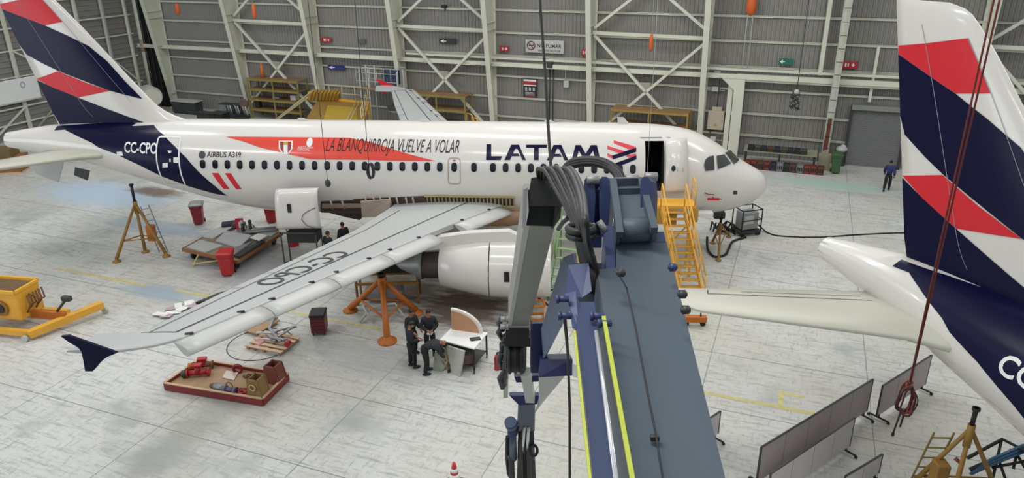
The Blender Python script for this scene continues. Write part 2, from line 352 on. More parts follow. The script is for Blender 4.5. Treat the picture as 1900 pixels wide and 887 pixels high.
mb = MB(); mb.rod(LW(15.3, 0, .5), LW(15.3, 14, .5), .22, n=14); mb.rod(LW(15.3, 4.6, .5), LW(15.3, 5.6, .5), .235, n=14, mi=1)
trim(mb, [STEEL, mat('dull_pink_primer', '#a58d7d', .6)], 'round cream pipe with a pinkish band in the far left corner', 'pipe')
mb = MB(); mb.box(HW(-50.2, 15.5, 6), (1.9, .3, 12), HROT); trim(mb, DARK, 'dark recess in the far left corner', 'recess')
for k, du in enumerate((-.55, .1, .6)):
    mb = MB(); mb.rod(HW(-50.2+du, 15.2, 0), HW(-50.2+du, 15.2, 12), .05); trim(mb, DGREY, 'thin dark conduit in the far left corner, number %d from the pipe' % (k+1), 'conduit')
# white banner board on the hangar door
t = thing('white_banner_board', 'big white board with a small round emblem on the far left door', 'board', LW(2.2, 2.75, .25), HROT)
mb = MB(); mb.box((0, -2.0, .7), (.08, 10.4, 1.55)); mb.done('panel', WHITEP, t)
mb = MB(); mb.box((.06, -2.0, -.12), (.06, 10.5, .1)); mb.box((.06, -.2, .7), (.03, .03, 1.55)); mb.box((.06, -3.4, .7), (.03, .03, 1.55)); mb.done('frame', LGREY, t)
mb = MB(); mb.tube([(.06, 2.0+.16*math.cos(a*PI/8), 1.0+.2*math.sin(a*PI/8)) for a in range(16)], .035, closed=True); mb.done('emblem', mat('pale_blue_print', '#8fb0bd', .6), t)
# ---------------------------------------------------------------- airliners
def herm(T, s):
    if s <= T[0][0]: return T[0][1:]
    if s >= T[-1][0]: return T[-1][1:]
    for i in range(len(T)-1):
        if T[i][0] <= s <= T[i+1][0]: break
    h = T[i+1][0]-T[i][0]; t = (s-T[i][0])/h; out = []
    for k in range(1, len(T[0])):
        d = (T[i+1][k]-T[i][k])/h
        dm = (T[i][k]-T[i-1][k])/(T[i][0]-T[i-1][0]) if i > 0 else d
        dp = (T[i+2][k]-T[i+1][k])/(T[i+2][0]-T[i+1][0]) if i < len(T)-2 else d
        m0 = 0 if dm*d <= 0 else 2*dm*d/(dm+d); m1 = 0 if dp*d <= 0 else 2*dp*d/(dp+d)
        if i == 0: m0 = d
        out.append((2*t**3-3*t*t+1)*T[i][k]+(t**3-2*t*t+t)*h*m0+(-2*t**3+3*t*t)*T[i+1][k]+(t**3-t*t)*h*m1)
    return out
FT = [(0, .02, -.57, -.61), (.06, .24, -.3, -.88), (.22, .47, -.07, -1.1), (.5, .7, .13, -1.32), (.9, .92, .35, -1.5), (1.4, 1.16, .64, -1.67), (1.75, 1.29, .88, -1.75), (2.3, 1.47, 1.24, -1.84), (2.9, 1.62, 1.57, -1.91),
      (3.5, 1.73, 1.8, -1.96), (4.3, 1.85, 1.95, -2.01), (5.2, 1.93, 2.03, -2.05), (6.3, 1.965, 2.06, -2.07), (7.5, 1.975, 2.07, -2.07), (21., 1.975, 2.07, -2.07), (22.5, 1.97, 2.07, -1.93), (24., 1.93, 2.07, -1.62), (26., 1.80, 2.06, -1.08),
      (28., 1.53, 2.02, -.52), (30., 1.14, 1.93, -.02), (31.5, .82, 1.80, .32), (33., .5, 1.58, .6), (33.9, .34, 1.42, .74)]
def sec(s): hw, zt, zb = herm(FT, s); return hw, zt, zb, zb+(zt-zb)*.5
def fy(s, z):      # half width of the fuselage at station s, height z
    hw, zt, zb, zm = sec(s); t = (z-zm)/((zt-zm) if z > zm else (zm-zb)); return hw*math.sqrt(max(0, 1-t*t))
def fskin(s, z, off=.006, side=-1):
    hw, zt, zb, zm = sec(s); H = (zt-zb)/2; y = fy(s, z)
    n = V((0, side*y/max(hw, .01)**2, (z-zm)/max(H, .01)**2)); n = n.normalized() if n.length > 1e-6 else V((0, side, 0))
    return V((-s, side*y, z)) + n*off
AL = -.0072; Z0 = 3.7525
A1 = thing('airliner', 'white narrow-body airliner with red and navy livery parked on jacks across the hangar', 'airliner', (0, 0, Z0+AL*14), 0)
A1.rotation_euler = (0, -AL, 0)      # tail sits slightly high
A1INV = (Matrix.Translation(A1.location) @ A1.rotation_euler.to_matrix().to_4x4()).inverted()
def a1(p): q = A1INV @ V(p); return V((-q.x, q.y, q.z))          # world -> (station, y, z)
def hitY(x, y, Y): p = a1(gy(x, y, Y)); return p
def hit(x, y):      # point of the photo -> (station, z) on the starboard skin
    Y = -1.9
    for _ in range(14):
        p = hitY(x, y, Y); Y = .5*Y-.5*fy(min(33.8, max(.05, p.x)), p.z)
    return p.x, p.z
def crop(ox, oy, s): return lambda pts: [(ox+a/s, oy+b/s) for a, b in pts]
def hits(pts): return [hit(*p) for p in pts]
def finp(pts): return [(hitY(x, y, 0).x, hitY(x, y, 0).z) for x, y in pts]
# fin planform: LE and TE stations for a height
def finLE(z): return herm([(2.0, 25.3), (2.25, 26.05), (2.7, 26.75), (3.41, 27.34), (7.6, 30.77), (7.9, 31.15), (8.02, 31.6)], z)[0]
def finTE(z): return 31.32+.262*(z-1.5)
def fin_t(s, z):
    a, b = finLE(z), finTE(z); x = min(1, max(0, (s-a)/max(.01, b-a))); c = b-a
    return max(.012, 5*.11*min(c, 6)*(.2969*math.sqrt(x)-.126*x-.3516*x*x+.2843*x**3-.1015*x**4))
def fskinF(s, z, off=.006, side=-1): return V((-s, side*(fin_t(s, z)+off), z))
def airliner_body(root, opening):
    mb = MB(); ss = [0, .02, .06, .13, .22, .35, .5, .7, .9, 1.15, 1.4, 1.75, 2.0, 2.3, 2.6, 2.9, 3.2, 3.5, 3.9, 4.3, 4.8, 5.2, 5.7, 6.3, 7, 8, 10, 12, 14, 16, 18, 20, 21, 21.7, 22.5, 23.2, 24, 25, 26, 27, 28, 29, 30, 30.8, 31.5, 32.2, 33, 33.5, 33.9]
    rings = []
    for s in ss:
        hw, zt, zb, zm = sec(s); H = (zt-zb)/2
        rings.append([V((-s, hw*math.sin(2*PI*i/64), zm+H*math.cos(2*PI*i/64))) for i in range(64)])
    mb.loft(rings, 0, True, False)
    mb.loft([[V((-33.9, .34*math.sin(2*PI*i/24), 1.08+.34*math.cos(2*PI*i/24))) for i in range(24)], [V((-33.7, .26*math.sin(2*PI*i/24), 1.08+.26*math.cos(2*PI*i/24))) for i in range(24)], [V((-33.2, .1*math.sin(2*PI*i/24), 1.08+.1*math.cos(2*PI*i/24))) for i in range(24)]], 1, True, False)
    o = mb.done('fuselage', [WHITE, DGREY], root)
    if opening:
        s0, s1, z0, z1 = opening; bm = bmesh.new(); bm.from_mesh(o.data)
        for co_, no in (((-s0, 0, 0), (1, 0, 0)), ((-s1, 0, 0), (1, 0, 0)), ((0, 0, z0), (0, 0, 1)), ((0, 0, z1), (0, 0, 1))):
            g = [f for f in bm.faces if -7 < f.calc_center_median().x < -3]
            g = list({e for f in g for e in f.edges}) + list({v for f in g for v in f.verts}) + g
            bmesh.ops.bisect_plane(bm, geom=g, plane_co=V(co_), plane_no=V(no), dist=1e-4)
        kill = [f for f in bm.faces if f.calc_center_median().y < 0 and -s1 < f.calc_center_median().x < -s0 and z0 < f.calc_center_median().z < z1]
        bmesh.ops.delete(bm, geom=kill, context='FACES'); bm.to_mesh(o.data); bm.free()
    # fin
    mb = MB(); zs = [1.2, 1.6, 2.0, 2.12, 2.25, 2.45, 2.7, 3.0, 3.41, 4, 5, 6, 7, 7.6, 7.8, 7.92, 8.0, 8.02]; rings = []
    X = [0, .01, .03, .07, .13, .22, .35, .5, .65, .8, .9, 1]
    for z in zs:
        a, b = finLE(max(z, 2.0)), finTE(z); k = 1 if z < 7.6 else max(.12, math.sqrt(max(0, 1-((z-7.6)/.43)**2)))
        rings.append([V((-(a+(b-a)*x), -fin_t(a+(b-a)*x, z)*k, z)) for x in X] + [V((-(a+(b-a)*x), fin_t(a+(b-a)*x, z)*k, z)) for x in X[::-1]])
    mb.loft(rings, 0, True, True)
    fin = mb.done('vertical_fin', WHITE, root)
    # tailplanes
    for side in (-1, 1):
        mb = MB(); rings = []
        for y in (.4, 1, 1.4, 1.9, 3, 4, 5, 5.9, 6.15, 6.22):
            a, b = 28.3+.613*y-.7*max(0, 1.9-y), 31.75+.27*y; z = .72+.105*(y-.76); k = 1 if y < 6 else .5
            if y > 6.1: a += .25
            rings.append([V((-(a+(b-a)*x), side*y, z+k*(b-a)*.5*.1*4*math.sqrt(x)*(1-x)*.8+.006)) for x in (0, .02, .06, .15, .3, .5, .7, .85, 1)] + [V((-(a+(b-a)*x), side*y, z-k*(b-a)*.5*.1*4*math.sqrt(x)*(1-x)*.8-.006)) for x in (1, .85, .7, .5, .3, .15, .06, .02)])
        mb.loft(rings, 0, True, True)
        def top(s, y, o=.012):
            a, b = 28.3+.613*y, 31.75+.27*y; x = min(1, max(0, (s-a)/(b-a))); return V((-s, side*y, .72+.105*(y-.76)+(b-a)*.5*.1*4*math.sqrt(x)*(1-x)*.8+.006+o))
        def strip(p, q, w=.03, n=8):
            for k in range(n):
                (s0, y0), (s1, y1) = [(p[0]+(q[0]-p[0])*t, p[1]+(q[1]-p[1])*t) for t in (k/n, (k+1)/n)]
                dx, dy = q[0]-p[0], q[1]-p[1]; l = math.hypot(dx, dy); ax, ay = -dy/l*w/2, dx/l*w/2
                mb.add([top(s0+ax, y0+ay), top(s1+ax, y1+ay), top(s1-ax, y1-ay), top(s0-ax, y0-ay)], [(0, 1, 2, 3)], 1)
        el = lambda y: (28.3+.613*y)*.3+(31.75+.27*y)*.7
        strip((el(1.2), 1.2), (el(5.2), 5.2)); strip((el(5.2), 5.2), (32.9, 5.0)); strip((el(1.2)+.35, 1.2), (el(4.2)+.3, 4.2), .025)
        mb.done('horizontal_stabilizer', [mat('cream_grey_paint', '#c2c2b4', .4, 0, .06, .8), LINE], root)
    # fairing where the tailplane meets the hull
    # livery: fin bands and hull swoosh, traced on the near (starboard) skin and mirrored
    c1, c2 = crop(0, 0, 5.9125), crop(0, 140, 5.9125)
    NAV1 = c1([(0, 100), (520, 275), (770, 385), (1000, 500), (1190, 660), (1390, 880)]) + c2([(1585, 250), (1240, 155)]) + c1([(660, 770), (500, 700), (300, 600), (205, 490), (125, 350), (45, 200)])
    RED2 = c2([(338, 36)]) + c1([(660, 775)]) + c2([(950, 60), (1240, 157), (885, 232), (600, 130)])
    NAV2 = c2([(350, 50), (600, 130), (885, 235), (1300, 385), (1690, 520), (1740, 548), (1500, 545), (1100, 545), (670, 548), (560, 420), (470, 290)])
    RED1 = c1([(0, 45), (190, 5), (400, -50), (440, -60), (710, 235), (520, 273), (0, 98)])
    return fin, (NAV1, RED2, NAV2, RED1)
DOOR = (4.78, 5.56, -.30, 1.62)
FIN, BANDS = airliner_body(A1, DOOR)
def poly_f(pts): return pts, [list(range(len(pts)))]
def livery(root, fin):
    NAV1, RED2, NAV2, RED1 = [finp(p) for p in BANDS]
    for nm, col, pols in (('navy_band', NAVY, (NAV1, NAV2)), ('red_band', RED, (RED1, RED2))):
        for p in pols:
            mb = MB(); vs = [(min(max(s, finLE(max(z, 2))+.22), finTE(z)-.01), z) for s, z in p]
            for side in (-1, 1): drape(mb, vs, [list(range(len(vs)))], lambda s, z: fskinF(s, z, .014, side), .25, .4)
            mb.done(nm, col, fin, fix=False)
    for side in (-1, 1):
        mb = MB()
        for fr, za, zb_ in ((.17, 2.9, 7.3), (.66, 2.2, 7.5)):
            for k in range(24):
                q = [za+(zb_-za)*t/24 for t in (k, k+1)]; e = [finLE(z)*(1-fr)+finTE(z)*fr for z in q]
                mb.add([fskinF(e[0]-.008, q[0], .02, side), fskinF(e[1]-.008, q[1], .02, side), fskinF(e[1]+.008, q[1], .02, side), fskinF(e[0]+.008, q[0], .02, side)], [(0, 1, 2, 3)])
        mb.done('panel_seam', mat('pale_seam', '#8d8f9a', .6), fin, fix=False)
livery(A1, FIN)
c2, c5 = crop(0, 140, 5.9125), crop(0, 230, 4.435)
SWOOSH = hits(c2([(668, 560), (800, 640), (1010, 740), (1080, 790)]) + c5([(960, 250), (1150, 340), (1330, 430), (1560, 515), (1774, 575)]) + [(421, 363), (400, 346), (372, 322), (345, 292), (325, 272)] + c2([(1800, 655), (1690, 545)]))
SWOOSH = [(min(s, 31.6), z) for s, z in SWOOSH] + [(28.0, 1.9), (29.5, 1.86), (30.8, 1.78), (31.3, 1.7)]
def swoosh(root):
    mb = MB()
    for side in (-1, 1):
        drape(mb, SWOOSH, [list(range(len(SWOOSH)))], lambda s, z: fskin(s, z, .007, side), .25, .08)
        # crown part beside the fin
        cr = [(31.3, 1.66), (30, 1.78), (29, 1.84), (27.75, 1.86), (27.6, 1.99), (28.4, 2.0), (30, 1.9), (31.3, 1.79)]
        drape(mb, cr, [list(range(len(cr)))], lambda s, z: fskin(s, min(z, sec(s)[1]-.001), .009, side), .25, .02)
    return mb.done('navy_tail_sweep', NAVY, root, fix=False)
swoosh(A1)
# red streak, stripes
mb = MB()
cA, cB = crop(360, 230, 5.9125), crop(660, 230, 5.9125)
p = hits(cA([(345, 138), (800, 143), (1300, 148), (1700, 152)]) + [(690, 264)] + cB([(540, 320), (880, 408), (400, 405)]) + cA([(1890, 395), (1280, 388), (1000, 325), (720, 258), (560, 200)]))
drape(mb, p, [list(range(len(p)))], lambda s, z: fskin(s, z, .006), .5, .08)
mb.done('red_streak', mat('orange_red_streak', '#d8412f', .3, 0, .04, .5, coat=.2), A1, fix=False)
mb = MB()
for q in ([(195, 538), (270, 538), (390, 712), (325, 712)], [(340, 540), (405, 540), (522, 714), (465, 716)]):
    p = hits(cA(q)); drape(mb, p, [[0, 1, 2, 3]], lambda s, z: fskin(s, z, .006), .5, .1)
mb.done('red_slash_pair', RED, A1, fix=False)
# airline title
C3 = crop(880, 230, 5.9125); mb = MB()
LET = [[(135, 222), (187, 222), (187, 355), (302, 355), (290, 397), (130, 397)], [(330, 397), (392, 397), (448, 275), (474, 275), (530, 397), (568, 397), (490, 228), (405, 228)], [(415, 325), (485, 325), (500, 355), (400, 355)],
       [(568, 228), (798, 228), (795, 262), (568, 262)], [(655, 262), (707, 262), (707, 397), (655, 397)],
       [(795, 400), (857, 400), (905, 275), (930, 275), (990, 400), (1033, 400), (955, 230), (870, 230)], [(880, 328), (945, 328), (962, 360), (865, 360)],
       [(1066, 402), (1118, 402), (1152, 275), (1110, 232)], [(1110, 232), (1168, 232), (1250, 372), (1192, 372)], [(1280, 232), (1345, 232), (1250, 372), (1192, 372)], [(1345, 232), (1385, 402), (1330, 402), (1298, 275)]]
for q in LET:
    p = hits(C3(q)); drape(mb, p, [list(range(len(p)))], lambda s, z: fskin(s, z, .006), None, .1)
o = mb.done('airline_title', NAVY, A1, fix=False); o['label'] = 'navy airline name lettering'
mb = MB()
for q in ([(1530, 180), (1700, 228), (1775, 255), (1772, 275), (1700, 280), (1530, 212)], [(1460, 240), (1655, 300), (1590, 322), (1460, 275)], [(1460, 322), (1525, 348), (1510, 380), (1460, 355)], [(1655, 345), (1775, 325), (1775, 350), (1690, 372)]):
    p = hits(C3(q)); drape(mb, p, [list(range(len(p)))], lambda s, z: fskin(s, z, .006), None, .1)
for q in ([(1510, 348), (1700, 285), (1778, 262), (1775, 308), (1520, 390)], [(1535, 435), (1778, 345), (1778, 388), (1640, 445), (1540, 470)]):
    p = hits(C3(q)); drape(mb, p, [list(range(len(p)))], lambda s, z: fskin(s, z, .007), None, .1, 1)
mb.done('airline_emblem', [mat('coral_red', '#d8404f', .35), NAVY], A1, fix=False)
# written marks on the hull
def hull_text(s, pa, pb, height, shear=0., mats=BLACK, bold=0., name='hull_lettering'):
    (sa, za), (sb, zb) = hit(*pa), hit(*pb); W = sa-sb
    vs, fs = lettering(s, height, shear=shear, bold=bold, width=W); mb = MB()
    drape(mb, [(sa-x, za+(zb-za)*x/W+y) for x, y in vs], fs, lambda s_, z_: fskin(s_, z_, .012), None, .12)
    return mb.done(name, mats, A1, fix=False)
hull_text('CC-CPO', (231, 282.5), (291.5, 285.5), .42, mats=WHITEP, bold=.02, name='registration')
hull_text('AIRBUS A319', (384, 291.5), (447, 292), .21, bold=.012, name='type_lettering')
hull_text('LA BLANQUIRROJA VUELVE A VOLAR', (604, 280.5), (851.5, 284), .46, .28, name='slogan', bold=0)
mb = MB(); (sa, za) = hit(375, 287.5); drape(mb, [(sa+.15*math.cos(a*PI/8), za+.15*math.sin(a*PI/8)) for a in range(16)] , [list(range(16))], lambda s, z: fskin(s, z, .006)); mb.done('maker_roundel', DGREY, A1, fix=False)
mb = MB(); (sa, za) = hit(574.5, 264.5); drape(mb, [(sa+.13*math.cos(a*PI/8), za+.16*math.sin(a*PI/8)) for a in range(16)], [list(range(16))], lambda s, z: fskin(s, z, .012)); 
for (tx, ty, tw) in ((552, 275.5, 30), (552, 279.5, 23)):
    (sa, za), (sb, zb) = hit(tx, ty), hit(tx+tw, ty); vs, fs = lettering('AEROLINEA' if ty < 277 else 'OFICIAL', .075, width=sa-sb); drape(mb, [(sa-x, za+y) for x, y in vs], fs, lambda s, z: fskin(s, z, .012), None, .12)
mb.done('white_badge', WHITEP, A1, fix=False)
mb = MB(); cA_ = [(930, 185), (1082, 185), (1082, 270), (1050, 320), (1005, 338), (960, 320), (930, 270)]
p = hits(cA(cA_)); drape(mb, p, [list(range(len(p)))], lambda s, z: fskin(s, z, .011), None, .1, 0)
p = hits(cA([(945, 195), (985, 195), (985, 325), (950, 275)])); drape(mb, p, [[0, 1, 2, 3]], lambda s, z: fskin(s, z, .015), None, .1, 1)
p = hits(cA([(1030, 195), (1068, 195), (1065, 275), (1030, 322)])); drape(mb, p, [[0, 1, 2, 3]], lambda s, z: fskin(s, z, .015), None, .1, 1)
p = hits(cA([(985, 195), (1030, 195), (1030, 230), (985, 230)])); drape(mb, p, [[0, 1, 2, 3]], lambda s, z: fskin(s, z, .016), None, .1, 2)
mb.done('shield_badge', [WHITEP, mat('badge_red', '#8e3327', .4), mat('badge_gold', '#c49a4a', .4)], A1, fix=False)
# cabin windows
def rrect(c, w, h, r, n=4):
    out = []
    for sx, sy, a0 in ((1, 1, 0), (-1, 1, 90), (-1, -1, 180), (1, -1, 270)):
        for k in range(n+1):
            a = math.radians(a0+90*k/n); out.append((c[0]+sx*(w/2-r)+r*math.cos(a), c[1]+sy*(h/2-r)+r*math.sin(a)))
    return out
wx = [376.1, 399.2, 421.9, 444.8, 467.8, 490.8, 514, 537.2, 560.5, 583.8, 607.1, 630.3, 653.6, 676.9, 700.2, 723.4, 746.5, 769.7, 792.9, 816.1, 842.7, 879.5, 914.7, 938.1, 961.4, 984.9, 1008.3, 1032, 1055.4, 1078.8, 1102.4, 1126, 1150.2, 1174.3]
for x in wx:
    s, z = hit(x, 304.3+(x-376)*.0109)
    mb = MB(); z = .6 if abs(z-.6) < .25 else z
    p = rrect((s, z), .33, .46, .14); drape(mb, p, [list(range(len(p)))], lambda a, b: fskin(a, b, .006), None, .1)
    p = rrect((s, z), .245, .365, .11); drape(mb, p, [list(range(len(p)))], lambda a, b: fskin(a, b, .012), None, .1, 1)
    mb.done('cabin_window', [FRAMEG, GLASS], A1, fix=False)
# doors: aft passenger door outline, overwing exit, open forward door with its slid panel
def outline(pts, w, name, m, root=A1, off=.011):
    mb = MB(); n = len(pts)
    for i in range(n):
        (a, b), (c, d) = pts[i], pts[(i+1) % n]; k = max(2, int(math.hypot(c-a, d-b)/.15)); l = math.hypot(c-a, d-b)
        if l < 1e-5: continue
        ax, ay = -(d-b)/l*w/2, (c-a)/l*w/2
        for j in range(k):
            t0, t1 = j/k, (j+1)/k; q = [(a+(c-a)*t, b+(d-b)*t) for t in (t0, t1)]
            mb.add([fskin(q[0][0]+ax, q[0][1]+ay, off), fskin(q[1][0]+ax, q[1][1]+ay, off), fskin(q[1][0]-ax, q[1][1]-ay, off), fskin(q[0][0]-ax, q[0][1]-ay, off)], [(0, 1, 2, 3)], 0, True)
    return mb.done(name, m, root, fix=False)
d5 = hits(c5([(1328, 105), (1500, 110), (1490, 240), (1515, 490), (1350, 490), (1310, 300)]))
sA = sum(p[0] for p in (d5[0], d5[4]))/2; sB = sum(p[0] for p in (d5[1], d5[3]))/2; zT, zB = d5[0][1], d5[4][1]
AFT = rrect(((sA+sB)/2, (zT+zB)/2), abs(sA-sB), abs(zT-zB), .1)
o = outline(AFT, .06, 'aft_door_outline', WHITEP)
for q in ([(960, 230), (1005, 228), (1015, 262), (965, 260)], [(1380, 218), (1415, 222), (1405, 240), (1388, 240)], [(1428, 275), (1465, 275), (1465, 320), (1428, 318)], [(1338, 320), (1382, 320), (1382, 358), (1338, 358)], [(1395, 285), (1405, 285), (1407, 312), (1395, 312)]):
    mb = MB(); p = hits(c5(q)); drape(mb, p, [[0, 1, 2, 3]], lambda s, z: fskin(s, z, .012), None, .1); mb.done('door_placard', WHITEP, A1, fix=False)
s, z = hit(842.7, 309); outline(rrect((s, .43), .5, 1.05, .12), .035, 'overwing_exit_outline', mat('outline_brownish', '#9a8b86', .6))
mb = MB(); p = rrect((s, .86), .12, .05, .02); drape(mb, p, [list(range(len(p)))], lambda a, b: fskin(a, b, .012)); mb.done('exit_handle_mark', RED, A1, fix=False)
# interior box behind the opening
s0, s1, z0, z1 = DOOR; mb = MB()
mb.add([(-s0+.3, -.95, z0-.1), (-s1-.3, -.95, z0-.1), (-s1-.3, -.95, z1+.1), (-s0+.3, -.95, z1+.1), (-s0+.3, .8, z0-.1), (-s1-.3, .8, z0-.1), (-s1-.3, .8, z1+.1), (-s0+.3, .8, z1+.1)], [(4, 5, 6, 7), (0, 4, 7, 3), (1, 2, 6, 5), (0, 1, 5, 4), (3, 7, 6, 2)])
mb.done('entry_vestibule', DARK, A1)
mb = MB()
def jamb(z): return V((0, -fy(5.1, z), z))
zs = [z0+(z1-z0)*k/10 for k in range(11)]
for sd in (s0, s1):
    for k in range(10):
        a, b = jamb(zs[k]), jamb(zs[k+1]); mb.add([(-sd, a.y-.01, a.z), (-sd, b.y-.01, b.z), (-sd, -.9, b.z), (-sd, -.9, a.z)], [(0, 1, 2, 3)])
for zz in (z0, z1): a = jamb(zz); mb.add([(-s0, a.y-.01, zz), (-s1, a.y-.01, zz), (-s1, -.9, zz), (-s0, -.9, zz)], [(0, 1, 2, 3)])
mb.done('door_frame', DGREY, A1)
mb = MB(); zs = [z0-.02+(z1-z0)*k/14 for k in range(15)]; rings = []
for off in (.09, .16):
    rings.append([fskin(4.72, z, off) for z in zs]); rings.append([fskin(3.8, z, off) for z in zs])
fr = lambda r1, r2: [mb.add([r1[k], r1[k+1], r2[k+1], r2[k]], [(0, 1, 2, 3)], 0, True) for k in range(14)]
for a, b in ((0, 1), (2, 3), (0, 2), (1, 3)): fr(rings[a], rings[b])
for k in (0, 14): mb.add([rings[0][k], rings[1][k], rings[3][k], rings[2][k]], [(0, 1, 2, 3)])
dp = mb.done('passenger_door', WHITE, A1)
mb = MB(); s_, z_ = 4.42, .62; p = [(s_+.09*math.cos(a*PI/6), z_+.11*math.sin(a*PI/6)) for a in range(12)]
drape(mb, p, [list(range(12))], lambda s, z: fskin(s, z, .175)); mb.done('porthole', GLASS, dp, fix=False)
mb = MB(); mb.tube([fskin(4.6-.02*k, .5, .17) for k in range(3)], .02); mb.tube([fskin(4.25, .5+.04*k, .18) for k in range(5)], .018); mb.tube([fskin(4.0, .5+.04*k, .18) for k in range(5)], .018); mb.done('handle', LGREY, dp)
mb = MB(); mb.tube([fskin(5.75-.13*k, 1.72, .02) for k in range(8)], .012, 6); mb.done('rain_gutter', DGREY, A1)
# cockpit windows
C4 = crop(1160, 200, 4.434)
for q in ([(648, 470), (662, 425), (690, 403), (728, 395), (733, 512), (660, 520)], [(752, 397), (815, 386), (872, 460), (762, 506), (755, 440)], [(822, 372), (866, 356), (938, 430), (894, 466)]):
    p = hits(C4(q)); mb = MB(); cx, cy = sum(a for a, b in p)/len(p), sum(b for a, b in p)/len(p)
    pp = [(cx+(a-cx)*1.14, cy+(b-cy)*1.14) for a, b in p]
    drape(mb, pp, [list(range(len(pp)))], lambda s, z: fskin(s, z, .012), .07, .05, 0); drape(mb, p, [list(range(len(p)))], lambda s, z: fskin(s, z, .035), .07, .05, 1)
    mb.done('cockpit_window', [FRAMEG, mat('cockpit_glass', '#3b3c38', .15)], A1, fix=False)
mb = MB(); p = hits(C4([(890, 682), (922, 682), (920, 712), (888, 712)])); drape(mb, p, [[0, 1, 2, 3]], lambda s, z: fskin(s, z, .01), None, .1); mb.done('static_port_plate', DGREY, A1, fix=False)
for q in ((1308, 358), (1322, 366)):
    mb = MB(); s, z = hit(*q); a = fskin(s, z, 0); mb.tube([a, a+V((.1, -.18, 0)), a+V((.35, -.2, 0))], .02); mb.done('pitot_probe', DGREY, A1)
s, z = hit(1320, 364); a = fskin(s, z, .22); mb = MB(); mb.box((a.x+.05, a.y, a.z), (.5, .05, .1)); mb.done('probe_cover', RED, A1)
# antennas on the crown
for x, h in ((14.6, .14), (6.1, .3), (9.2, .14), (20.0, .14)):
    mb = MB(); mb.prism([(-x, -.02, 2.05), (-x-.5, -.02, 2.05), (-x-.55, -.02, 2.05+h), (-x-.28, -.02, 2.05+h)], (0, .04, 0)); mb.done('blade_antenna', WHITE, A1)
# ---------------- wings
SLB = [(1.5, 11.4), (5.53, 13.56), (15.9, 18.5)]; TEP = [(.9, 16.1), (2.3, 16.2), (5.9, 16.78), (9.9, 18.0), (12.9, 18.95), (15.75, 19.7)]
def lin(T, y):
    for (a, b), (c, d) in zip(T, T[1:]):
        if y <= c or (c, d) == T[-1]: return b+(d-b)*(y-a)/(c-a)
def wz(y): return -1.2+(y-2)*.1107
def w_le(y):
    if y <= 15.9: return lin(SLB, y)
    return herm([(15.9, 18.5), (16.4, 19.0), (16.75, 19.72), (16.8, 19.9)], y)[0]
def w_te(y): return lin(TEP, y) if y < 15.76 else 20.75+.15*(y-15.76)
def wtop(s, y, o=0.):
    a, b = w_le(y), w_te(y); c = b-a; x = min(1, max(0, (s-a)/c)); t = (.36-.017*y)
    return wz(y)+t*(.25+1.4*(x**.6)*(1-x)+.1*(1-x))*1.0+o
def wbot(s, y):
    a, b = w_le(y), w_te(y); c = b-a; x = min(1, max(0, (s-a)/c)); t = (.36-.017*y)
    return wz(y)-t*(.35+1.0*(x**.6)*(1-x))
